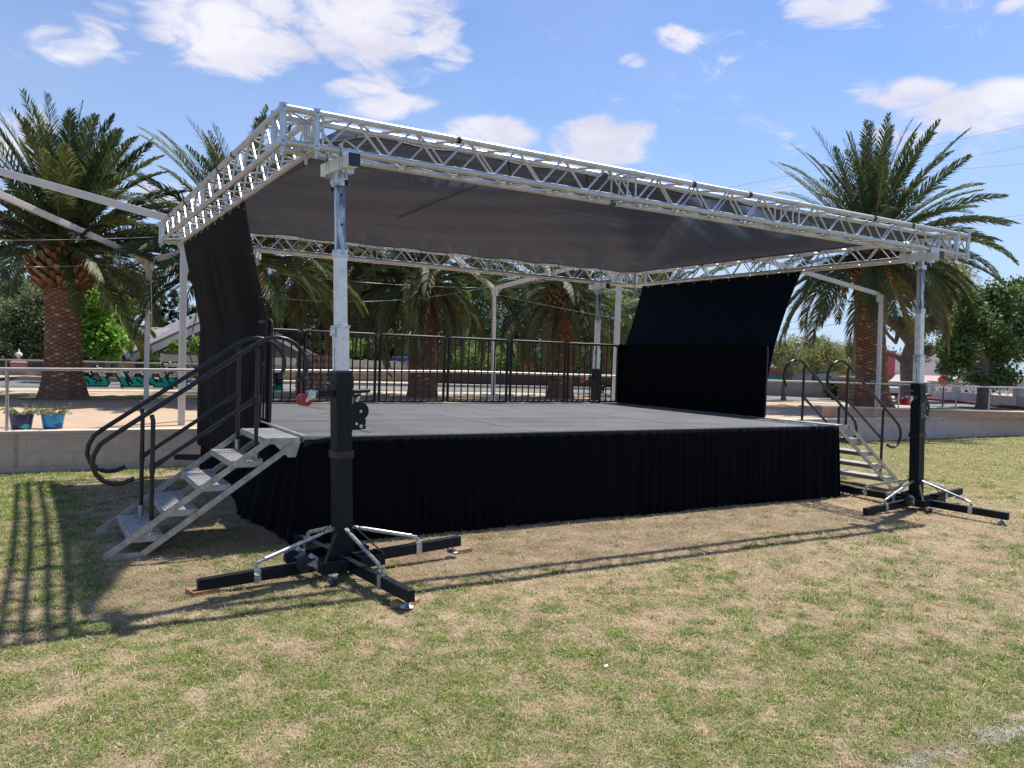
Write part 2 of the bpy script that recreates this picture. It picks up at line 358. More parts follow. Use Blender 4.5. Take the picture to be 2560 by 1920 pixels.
PZ = .38
def sheet(name, pts, z, m, grid=None):
    mb = MB(); mb.add([(x, y, z) for x, y in pts], [tuple(range(len(pts)))]); return struct(mb.build(name, m))
DIRT = mat('plaza_dirt', (.47, .36, .26), .95, ns=.9, col2=(.39, .285, .195), bump=.4, bs=14, spec=.1, nlo=.3, nhi=.7, detail=10)
CONC = mat('pale_concrete', (.50, .44, .36), .9, ns=1.5, na=.2, spec=.2)
ASPH = mat('road_asphalt', (.20, .20, .20), .9, ns=3, na=.25, spec=.2)
TURF = mat('far_turf', (.16, .19, .05), .95, ns=2.2, col2=(.28, .24, .10), bump=.5, bs=20, spec=.1)
plaza = sheet('plaza', [(-90, 6.5), (120, 6.5), (500, 60), (500, 600), (-500, 600), (-500, 60)], PZ, DIRT)
struct(MB().add([(-300, 26.3, PZ+.02), (26, 26.3, PZ+.02), (60, 24, PZ+.02), (400, 24, PZ+.02), (400, 500, PZ+.02), (-300, 500, PZ+.02)], [(0, 1, 2, 3, 4, 5)]).build('far_ground', mat('far_ground_cover', (.05, .06, .025), .95, ns=1, col2=(.10, .085, .05))))
# turf patches round the palm bases and along the road
def blob(name, cx, cy, rx, ry, z, m, n=40, seed=1, rot=0):
    r_ = random.Random(seed); ph = [r_.random()*6 for _ in range(4)]
    pts = []
    for i in range(n):
        t = 2*PI*i/n; k = 1+.12*math.sin(3*t+ph[0])+.09*math.sin(5*t+ph[1])+.05*math.sin(9*t+ph[2])
        a, b = rx*k*math.cos(t), ry*k*math.sin(t); pts.append((cx+a*math.cos(rot)-b*math.sin(rot), cy+a*math.sin(rot)+b*math.cos(rot)))
    return sheet(name, pts, z, m)
blob('turf_patch', -1.3, 15.2, 2.0, 1.0, PZ+.004, TURF, seed=2)
blob('turf_patch', 2.5, 15.6, 2.6, .7, PZ+.008, TURF, seed=3)
blob('turf_patch', 24.6, 14.6, 6.5, 1.8, PZ+.004, TURF, seed=5, rot=-.45)
blob('turf_patch', 27.5, 11.2, 2.6, .9, PZ+.008, TURF, seed=8, rot=-.7)
near = [(-90, 19.2), (-2.4, 18.9), (6, 18.6), (13.9, 18.4), (17.3, 17.6), (21.5, 15.6), (25.2, 12.2), (27.2, 9.3), (30, 5.0)]
def band(name, pa, d0, d1, z, m):
    a = [Vector((x, y)) for x, y in pa]; nn = []
    for i in range(len(a)):
        t = (a[min(i+1, len(a)-1)]-a[max(i-1, 0)]).normalized(); nn.append(Vector((-t.y, t.x)))
    p0 = [a[i]+nn[i]*d0 for i in range(len(a))]; p1 = [a[i]+nn[i]*d1 for i in range(len(a))]
    mb = MB(); n = len(a); mb.add([(p.x, p.y, z) for p in p0]+[(p.x, p.y, z) for p in p1], [(i, i+1, n+i+1, n+i) for i in range(n-1)])
    return struct(mb.build(name, m))
band('sidewalk', near, -.6, 1.0, PZ+.012, CONC)
band('verge', near, 1.0, 1.6, PZ+.008, TURF)
# road beyond the sidewalk
mb = MB(); rd_far = [(-90, 26), (-2.5, 25.6), (4, 25.2), (14, 23.6), (17, 23.0), (22, 22), (29, 20.5), (34, 17.5), (36, 15), (33.6, 10.6), (34, 5)]
rd_near = [(-90, 21), (-2.4, 20.6), (4, 20.4), (13.9, 20.1), (17.8, 19.3), (22.4, 17.1), (26.4, 13.4), (28.4, 10.2), (29.5, 8.5), (31.2, 6.5), (31.5, 5)]
n = len(rd_near); mb.add([(x, y, PZ+.016) for x, y in rd_near]+[(x, y, PZ+.016) for x, y in rd_far], [(i, i+1, n+i+1, n+i) for i in range(n-1)])
struct(mb.build('road', ASPH))
mb = MB(); a = rd_far[:8]; n = len(a)
for i in range(n-1): mb.beam((a[i][0], a[i][1]+.1, PZ+.06), (a[i+1][0], a[i+1][1]+.1, PZ+.06), .2, .15)
struct(mb.build('kerb', CONC))
mb = MB(); a = rd_far[:8]; mb.add([(x, y+.22, PZ+.13) for x, y in a]+[(x, y+2.6, PZ+.13) for x, y in a], [(i, i+1, n+i+1, n+i) for i in range(n-1)])
struct(mb.build('sidewalk', CONC))

# retaining wall of painted block with its rail
def blockmat(name, c1, c2, mortar, bw, bh, ms, bump=.4, axis='xz', nz_=6.):
    m = bpy.data.materials.new(name); m.use_nodes = True; t = m.node_tree; l = t.links.new
    b = t.nodes['Principled BSDF']; b.inputs['Roughness'].default_value = .88; b.inputs['Specular IOR Level'].default_value = .2
    tcn = N(t, 'ShaderNodeTexCoord'); sp = N(t, 'ShaderNodeSeparateXYZ'); cb = N(t, 'ShaderNodeCombineXYZ'); l(tcn.outputs['Object'], sp.inputs[0])
    if axis == 'xyz':
        ad = N(t, 'ShaderNodeMath', operation='SUBTRACT'); l(sp.outputs['X'], ad.inputs[0]); l(sp.outputs['Y'], ad.inputs[1]); l(ad.outputs[0], cb.inputs['X'])
    else: l(sp.outputs['X'], cb.inputs['X'])
    l(sp.outputs['Z'], cb.inputs['Y'])
    br = N(t, 'ShaderNodeTexBrick', ins={'Color1': (*c1, 1), 'Color2': (*c2, 1), 'Mortar': (*mortar, 1), 'Scale': 1., 'Mortar Size': ms, 'Mortar Smooth': .4, 'Brick Width': bw, 'Row Height': bh})
    l(cb.outputs[0], br.inputs['Vector'])
    nn = N(t, 'ShaderNodeTexNoise', ins={'Scale': nz_, 'Detail': 6.}); l(tcn.outputs['Object'], nn.inputs['Vector'])
    mr = N(t, 'ShaderNodeMapRange', ins={'From Min': .35, 'From Max': .7, 'To Min': .86, 'To Max': 1.04}); l(nn.outputs['Fac'], mr.inputs['Value'])
    mu = N(t, 'ShaderNodeMixRGB', blend_type='MULTIPLY', ins={'Fac': 1.}); l(br.outputs['Color'], mu.inputs[1]); l(mr.outputs[0], mu.inputs[2]); l(mu.outputs[0], b.inputs['Base Color'])
    bp = N(t, 'ShaderNodeBump', ins={'Strength': bump, 'Distance': .01}); l(br.outputs['Fac'], bp.inputs['Height']); bp.invert = True; l(bp.outputs[0], b.inputs['Normal'])
    return m
RW = blockmat('painted_block', (.57, .47, .43), (.555, .46, .42), (.47, .38, .345), .405, .2, .006, .35)
t = thing('retaining_wall', (-2, 6.3, -.3), 'long low tan block retaining wall between lawn and dirt plaza', 'wall')
MB().box((-60, 6.24, -.6), (90, 6.48, .372)).build('wall_body', RW, t)
MB().box((-60, 6.215, .375), (90, 6.55, .415)).build('wall_cap', mat('cap_concrete', (.60, .50, .41), .85, ns=5, na=.15), t)
# rust streak on the wall
STAIN = mat('rust_stain', (.40, .28, .16), .9, ns=12, col2=(.45, .36, .29))
s_ = aty(33, 980, 6.235); MB().box((s_[0]-.03, 6.236, -.12), (s_[0]+.035, 6.241, .37)).build('rust_stain', STAIN, t)
RAILM = mat('rail_pipe', (.50, .47, .46), .45, .5, ns=8, na=.2)
t = thing('pipe_railing', (-2.45, 6.38, .41), 'long grey pipe railing with posts along the top of the low tan wall', 'railing')
xl = aty(15, 900, 6.38)[0]
zt = aty(15, 797, 6.38)[2]; zt2 = aty(1003, 803, 6.38)[2]; zt3 = aty(2138, 836, 6.38)[2]
x2_ = aty(1003, 803, 6.38)[0]; x3_ = aty(2138, 836, 6.38)[0]
MB().tube([(-55, 6.38, zt), (xl, 6.38, zt), (x2_, 6.38, zt2), (x3_, 6.38, zt3), (60, 6.38, zt3)], .024, 10).build('top_rail', RAILM, t, True)
for x in [-50, -40, -30, -20, -11.5, xl, 17.1+.35, x3_, 35, 45]:
    MB().cyl((x, 6.38, .40), (x, 6.38, zt3 if x > 10 else zt), .022, 10).build('post', RAILM, t, True)
# ramp wall + second railing at right
t = thing('ramp_wall', (21.5, 8.2, PZ), 'low pinkish ramp wall sloping down behind the right end of the tan wall', 'wall')
a = atz(1793, 905, PZ); p0 = Vector((a[0], a[1], 0)); p1 = Vector((a[0]+14, a[1]-1.2, 0))
mb = MB(); mb.prism([(p0.x, p0.y, PZ), (p1.x, p1.y, PZ), (p1.x, p1.y, PZ+.06), (p0.x, p0.y, PZ+.30)], (0, .25, 0)).build('wall_body', mat('pink_block', (.50, .33, .25), .9, ns=5, na=.2), t)
mb = MB(); mb.beam((p0.x-.03, p0.y+.12, PZ+.318), (p1.x, p1.y+.12, PZ+.078), .32, .035).build('wall_cap', MATS['cap_concrete'], t)
t = thing('pipe_railing', (27.6, 10.1, PZ), 'short grey pipe railing behind the long one at the right edge', 'railing')
b = atz(2064, 882, PZ); ztb = aty(2064, 829, b[1])[2]
b0 = aty(1905, 825, b[1]); b1 = aty(2212, 828, b[1]-.3)
MB().tube([(b0[0], b[1], ztb+.03), (b[0], b[1], ztb), (b1[0]+3, b[1]-.3, b1[2])], .026, 8).build('top_rail', RAILM, t, True)
for x in (b0[0]+1.0, b[0], b1[0]+1.5): MB().cyl((x, b[1], PZ), (x, b[1], ztb), .024, 8).build('post', RAILM, t, True)
# ============================================================ the stage
SW, SDp, SH = 7.45, 4.82, .917
t = thing('stage_platform', (0, 0, 0), 'low portable stage with a grey board deck and aluminium edge under the truss roof', 'stage')
mb = MB()
for i in range(6):
    for j in range(2):
        x0, x1 = i*SW/6, (i+1)*SW/6; y0, y1 = j*SDp/2, (j+1)*SDp/2
        MB().box((x0+.004, y0+.004, SH-.03), (x1-.004, y1-.004, SH-.0015*(1+(i+j) % 2))).build('deck_panel', DECK, t)
MB().box((0, 0, SH-.11), (SW, SDp, SH-.035)).build('frame', BLKG, t)
mb = MB(); mb.box((SW-.11, .012, SH+.001), (SW-.015, SDp, SH+.005)); mb.box((.0, .01, SH+.001), (.045, 1.2, SH+.004)); build_each(mb, 'edge_strip', ALUF, t)
mb = MB(); mb.box((0, -.012, SH-.028), (SW, 0, SH-.004)); mb.box((-.012, 0, SH-.05), (0, SDp, SH-.004)); mb.box((SW, 0, SH-.05), (SW+.012, SDp, SH-.004)); build_each(mb, 'edge_trim', ALUF, t)
for x, y in [(.05, .05), (SW-.05, .05), (.05, SDp-.05), (SW-.05, SDp-.05), (.05, 2.4), (SW/2, .05), (SW/2, SDp-.05), (SW-.05, 2.4)]:
    MB().cyl((x, y, -.1), (x, y, SH-.1), .024, 10).build('leg', GALV, t, True)
# scuffs/tape marks on the deck
TAPE = mat('deck_mark', (.035, .035, .04), .7)
mb = MB()
for (u0, v0, u1, v1) in [(690, 893, 722, 892), (1075, 903, 1093, 903), (1275, 904, 1290, 905), (757, 924, 800, 934)]:
    a_ = atz(u0, v0, SH+.002); b_ = atz(u1, v1, SH+.002); mb.beam(a_, b_, .014, .002)
build_each(mb, 'floor_mark', TAPE, t)
# skirt: pleated cloth on front and sides
def skirt():
    P = []; L_ = []
    path = []
    for s in np.linspace(SDp, 0, 150): path.append((0, s, -1, 0))
    for s in np.linspace(0, PI/2, 16)[1:-1]: path.append((0, 0, -math.cos(s), -math.sin(s)))
    for s in np.linspace(0, SW, 460): path.append((s, 0, 0, -1))
    for s in np.linspace(0, PI/2, 10)[1:-1]: path.append((SW, 0, math.sin(s), -math.cos(s)))
    for s in np.linspace(0, SDp, 120): path.append((SW, s, 1, 0))
    V = []; NZ = 15; dist = 0; px, py = path[0][:2]; r_ = random.Random(4); ph = 0
    for i, (x, y, nx, ny) in enumerate(path):
        dist += math.hypot(x-px, y-py)+.0006; px, py = x, y
        ph += .80*(1+1.5*(vnoise(np.array([dist*2.7]), np.array([3.]), 1., 8)[0]-.5))
        amp = .30+.75*vnoise(np.array([dist*2.3]), np.array([9.]), 1., 9)[0]
        for j in range(NZ):
            k = j/(NZ-1); z = (SH-.012)*(1-k)+(float(lawn_z(np.array(x), np.array(y)))-.012)*k
            fl = .020+.035*k
            w = math.sin(ph+.5*math.sin(k*3+dist))*amp*(.0012+.024*k**.6)
            w2 = .02*k*math.sin(dist*2.1+1)
            corner = math.exp(-((x/.28)**2+((y-.12)/.55)**2)) if x < 2 else 0
            side = (.17*math.exp(-((y-1.3)/.8)**2))*k**1.1 if nx < -.5 and x <= 0 else 0
            d = fl+w+w2+corner*.05*k**1.2+side
            # a shallow scoop near the left front corner where the skirt sags
            sag = .045*math.exp(-((x-.02)/.10)**2)*(1-k)**3 if (ny < -.5 and x < .6) else 0
            V.append((x+nx*d, y+ny*d, z-sag))
    n = len(path); idx = np.arange(n*NZ).reshape(n, NZ)
    F4 = np.stack([idx[:-1, :-1], idx[1:, :-1], idx[1:, 1:], idx[:-1, 1:]], -1).reshape(-1, 4)
    return np.array(V), F4
V, F4 = skirt()
sk = npmesh('stage_skirt', V, None, F4, VELV, smooth=True)
tag(sk, 'black pleated cloth skirt hanging from the stage edge down to the grass', 'skirt')
sm = sk.modifiers.new('thick', 'SOLIDIFY'); sm.thickness = .003
# ------------------------------------------------------------ truss roof frame
X0, Y0, ZB, S_, LX, LY = -.5419, -1.1234, 3.249, .254, 8.99, 6.788
X1, Y1, ZT = X0+LX, Y0+LY, ZB+S_
frame = thing('truss_roof_frame', (X0, Y0, ZB), 'rectangular silver aluminium box truss frame carried above the stage', 'truss')
RC, RB = .0265, .0100
def truss(axis, a0, a1, c0, joints, name, lab=None):
    # box truss along axis; c0 = low coordinate of the other horizontal axis
    def P(a, c, z): return (a, c, z) if axis == 'x' else (c, a, z)
    tr = MB()
    for c in (c0, c0+S_):
        for z in (ZB, ZT): tr.tube([P(a0, c, z), P(a1, c, z)], RC, 14)
    part = tr.build(name, ALU, frame, True)
    br = MB(); js = [a0]+joints+[a1]
    for q in range(len(js)-1):
        s0, s1 = js[q]+.055, js[q+1]-.055
        n = max(2, round((s1-s0)/.255)); st = (s1-s0)/n
        for face in range(4):
            for i in range(n):
                u0, u1 = s0+i*st, s0+(i+1)*st
                up = (i+face) % 2 == 0
                if face == 0: A = (c0, ZB if up else ZT); B = (c0, ZT if up else ZB)
                if face == 1: A = (c0+S_, ZB if up else ZT); B = (c0+S_, ZT if up else ZB)
                if face == 2: A = (c0 if up else c0+S_, ZB); B = (c0+S_ if up else c0, ZB)
                if face == 3: A = (c0 if up else c0+S_, ZT); B = (c0+S_ if up else c0, ZT)
                br.tube([P(u0+.01, *A), P(u1-.01, *B)], RB, 7, False)
        for s in (s0-.005, s1+.005):
            for c in (c0, c0+S_): br.tube([P(s, c, ZB), P(s, c, ZT)], RB, 7, False)
            for z in (ZB, ZT): br.tube([P(s, c0, z), P(s, c0+S_, z)], RB, 7, False)
    br.build('lattice', ALU, part, True)
    cp = MB()
    for j in joints:
        for c in (c0, c0+S_):
            for z in (ZB, ZT): cp.tube([P(j-.045, c, z), P(j-.04, c, z), P(j+.04, c, z), P(j+.045, c, z)], [RC, RC+.004, RC+.004, RC], 14)
    if joints: build_each(cp, 'coupler', ALU, part, True)
    return part
truss('x', X0+S_, X1-S_, Y0, [2.78, 5.10], 'front_truss')
truss('x', X0+S_, X1-S_, Y1-S_, [2.78, 5.10], 'back_truss')
truss('y', Y0+S_, Y1-S_, X0, [2.25], 'left_truss')
truss('y', Y0+S_, Y1-S_, X1-S_, [2.25], 'right_truss')
for cx in (X0, X1-S_):
    for cy in (Y0, Y1-S_):
        mb = MB()
        for x in (cx, cx+S_):
            for y in (cy, cy+S_):
                mb.tube([(x, y, ZB-.004), (x, y, ZT+.004)], .026, 14)
                mb.tube([(x, y, ZB-.03), (x, y, ZB+.028)], .031, 14); mb.tube([(x, y, ZT-.03), (x, y, ZT+.03)], .031, 14)
                mb.tube([(x, y, ZB-.085), (x, y, ZB-.03)], .014, 10)
        for z in (ZB, ZT):
            for a, b in [((cx, cy), (cx+S_, cy)), ((cx+S_, cy), (cx+S_, cy+S_)), ((cx+S_, cy+S_), (cx, cy+S_)), ((cx, cy+S_), (cx, cy))]:
                mb.tube([(a[0], a[1], z), (b[0], b[1], z)], RC, 12)
            mb.tube([(cx, cy, z), (cx+S_, cy+S_, z)], RB, 7)
        mb.tube([(cx, cy, ZT), (cx+S_, cy, ZB)], RB, 7); mb.tube([(cx, cy, ZB), (cx, cy+S_, ZT)], RB, 7); mb.tube([(cx+S_, cy, ZT), (cx+S_, cy+S_, ZB)], RB, 7); mb.tube([(cx, cy+S_, ZT), (cx+S_, cy+S_, ZB)], RB, 7)
        c_ = mb.build('corner_block', ALU, frame, True)
        h_ = MB()
        for x in (cx, cx+S_):
            for z in (ZB, ZT): h_.cyl((x, cy-.0325, z), (x, cy-.030, z), .006, 10)
        build_each(h_, 'bolt_hole', RUB, c_)
# black ties and straps on the trusses
TIEM = mat('black_tie', (.012, .012, .014), .6)
mb = MB()
for x in (.9, 3.55, 4.35, 6.45, 7.2): mb.tube([(x+.0, Y0, ZT), (x+.035, Y0, ZT)], RC+.006, 12)
for y in (.6, 1.3, 3.4, 4.7): mb.tube([(X0, y, ZT), (X0, y+.03, ZT)], RC+.006, 12)
for x in (1.55, 2.42, 3.93, 6.9):
    mb.tube([(x, Y0+S_, ZT-.01), (x+.03, Y0+S_-.03, ZB+.05)], .007, 6)
for y in (1.0, 2.3, 3.5): mb.tube([(X1-S_, y, ZT), (X1-S_, y+.05, ZT)], RC+.007, 12)
build_each(mb, 'black_tie', TIEM, frame)
mb = MB(); mb.tube([(2.60, Y0+S_, ZT), (2.66, Y0+S_, ZT)], RC+.012, 12); mb.tube([(2.72, Y0+S_, ZB), (2.77, Y0+S_, ZB)], RC+.014, 12)
build_each(mb, 'green_tape', mat('green_tape', (.01, .10, .09), .6), frame)
# ------------------------------------------------------------ roof tarp
XA, XB, YA, YB = -.14, X1-S_-.05, Y0+S_+.04, Y1-S_-.04
def tarp_z(x, y):
    # hipped cloth roof: eaves tied to the inner top chords, ridge along the middle
    h = np.minimum(np.minimum((x-XA)/1.45, (XB-x)/1.45), np.minimum((y-YA)/3.15, (YB-y)/3.15)); h = np.clip(h, 0, 1)
    z = ZT-.02+1.0*h**1.12
    e = np.clip(np.minimum(np.minimum(x-XA, XB-x), np.minimum(y-YA, YB-y)), 0, .8)/.8
    z = z-.05*np.sin(PI*np.clip((x-XA)/(XB-XA), 0, 1)*3)**2*np.sin(PI*np.clip((y-YA)/(YB-YA), 0, 1))
    left = np.exp(-(x-XA)/1.6)
    z = z+(.034*np.sin(y*5.2+.8*np.sin(x*1.7))*left+.007*np.sin(y*9+x*2.1))*e
    z = z+.016*(1-e)*np.sin(x*6.3)*(.3+.7*(np.sin(x*1.6)*.5+.5))
    z = z-.10*np.exp(-((x-XA)/.3)**2-((y-YA)/.35)**2)
    z = z+.012*np.sin(x*2.3+y*7)*e*np.exp(-(y-YA)/1.3)
    return z
def tarp():
    nx, ny = 190, 130
    X_, Y_ = np.meshgrid(np.linspace(XA, XB, nx), np.linspace(YA, YB, ny)); Z_ = tarp_z(X_, Y_)
    idx = np.arange(nx*ny).reshape(ny, nx)
    return np.stack([X_, Y_, Z_], -1).reshape(-1, 3), np.stack([idx[:-1, :-1], idx[:-1, 1:], idx[1:, 1:], idx[1:, :-1]], -1).reshape(-1, 4)
def on_tarp(u, v):
    d = _ray(u*K, v*K); t_ = 4.
    while t_ < 20:
        P = CP+d*t_
        if XA < P[0] < XB and YA < P[1] < YB and P[2] > tarp_z(P[0], P[1]): return P
        t_ += .01
    return CP+d*9
m = bpy.data.materials.new('shade_mesh'); m.use_nodes = True; tt = m.node_tree; tt.nodes.clear(); l = tt.links.new
o_ = N(tt, 'ShaderNodeOutputMaterial'); tcn = N(tt, 'ShaderNodeTexCoord'); mpn = N(tt, 'ShaderNodeMapping'); mpn.inputs['Scale'].default_value = (.40, 9, 1); l(tcn.outputs['Object'], mpn.inputs[0])
n1 = N(tt, 'ShaderNodeTexNoise', ins={'Scale': 1.3, 'Detail': 6., 'Roughness': .7}); l(mpn.outputs[0], n1.inputs[0])
n2 = N(tt, 'ShaderNodeTexNoise', ins={'Scale': .55, 'Detail': 3.}); l(tcn.outputs['Object'], n2.inputs[0])
bs_ = N(tt, 'ShaderNodeBsdfPrincipled', ins={'Roughness': .38}); bs_.inputs['Base Color'].default_value = (.040, .038, .045, 1); bs_.inputs['Specular IOR Level'].default_value = .5
cr_ = N(tt, 'ShaderNodeMapRange', ins={'From Min': .38, 'From Max': .66}); l(n1.outputs[0], cr_.inputs['Value'])
mc_ = N(tt, 'ShaderNodeMixRGB'); l(cr_.outputs[0], mc_.inputs['Fac']); mc_.inputs[1].default_value = (.012, .013, .018, 1); mc_.inputs[2].default_value = (.080, .082, .100, 1); l(mc_.outputs[0], bs_.inputs['Base Color'])
bp = N(tt, 'ShaderNodeBump', ins={'Strength': .25, 'Distance': .01}); l(n1.outputs[0], bp.inputs['Height']); l(bp.outputs[0], bs_.inputs['Normal'])
trl = N(tt, 'ShaderNodeBsdfTranslucent'); trl.inputs['Color'].default_value = (.016, .017, .022, 1)
ms = N(tt, 'ShaderNodeMixShader', ins={'Fac': .62}); l(bs_.outputs[0], ms.inputs[1]); l(trl.outputs[0], ms.inputs[2])
trp = N(tt, 'ShaderNodeBsdfTransparent')
f1 = N(tt, 'ShaderNodeMapRange', ins={'From Min': .60, 'From Max': .80, 'To Min': .0, 'To Max': .30}); l(n1.outputs[0], f1.inputs['Value'])
f2 = N(tt, 'ShaderNodeMapRange', ins={'From Min': .40, 'From Max': .62, 'To Min': .35, 'To Max': 1.25}); l(n2.outputs[0], f2.inputs['Value'])
fm = N(tt, 'ShaderNodeMath', operation='MULTIPLY'); l(f1.outputs[0], fm.inputs[0]); l(f2.outputs[0], fm.inputs[1])
lw = N(tt, 'ShaderNodeLayerWeight', ins={'Blend': .5})   # woven mesh: open when looked through square on, closed at a slant
fw = N(tt, 'ShaderNodeMapRange', interpolation_type='SMOOTHSTEP', ins={'From Min': .14, 'From Max': .50, 'To Min': .80, 'To Max': .0}); l(lw.outputs['Facing'], fw.inputs['Value'])
fm2 = N(tt, 'ShaderNodeMath', operation='MULTIPLY', ins={1: .8}); l(fm.outputs[0], fm2.inputs[0])
fa = N(tt, 'ShaderNodeMath', operation='ADD'); l(fm2.outputs[0], fa.inputs[0]); l(fw.outputs[0], fa.inputs[1])
ms2 = N(tt, 'ShaderNodeMixShader'); l(fa.outputs[0], ms2.inputs['Fac']); l(ms.outputs[0], ms2.inputs[1]); l(trp.outputs[0], ms2.inputs[2]); l(ms2.outputs[0], o_.inputs['Surface'])
SHADE = m
roof = thing('roof_tarp', (4, 2, 3.5), 'dark grey shade cloth roof stretched inside the truss frame over the stage', 'canopy')
V, F4 = tarp(); npmesh('cloth', V, None, F4, SHADE, roof, True)
a_, b_ = on_tarp(862, 469), on_tarp(1032, 399); mb = MB()
for q in range(12):
    p = lerp(a_, b_, q/12); q2 = lerp(a_, b_, (q+1)/12); p[2] = tarp_z(p[0], p[1])-.012; q2[2] = tarp_z(q2[0], q2[1])-.012; mb.beam(p, q2, .035, .005)
mb.build('seam_strap', TIEM, roof)
V = V.reshape(130, 190, 3); mb = MB()
mb.tube([tuple(p) for p in V[0, ::2]], .010, 6); mb.tube([tuple(p) for p in V[::2, 0]], .012, 6); mb.tube([tuple(p) for p in V[::2, -1]], .010, 6); mb.tube([tuple(p) for p in V[-1, ::2]], .010, 6)
mb.build('hem', TIEM, roof)
mb = MB()
mb.tube([(XA+1.45, (YA+YB)/2, ZT+.89), (XB-1.45, (YA+YB)/2, ZT+.89)], .02, 8)
mb.build('ridge_frame', ALU, roof, True)
for nm_, row, yy in (('bungee_cord', V[0], Y0+S_), ('bungee_cord', V[129], Y1-S_)):
    mb = MB()
    for i in range(6, 188, 11): p = row[i]; mb.tube([tuple(p), (p[0]+.01, yy, ZT)], .004, 5)
    build_each(mb, nm_, TIEM, roof)

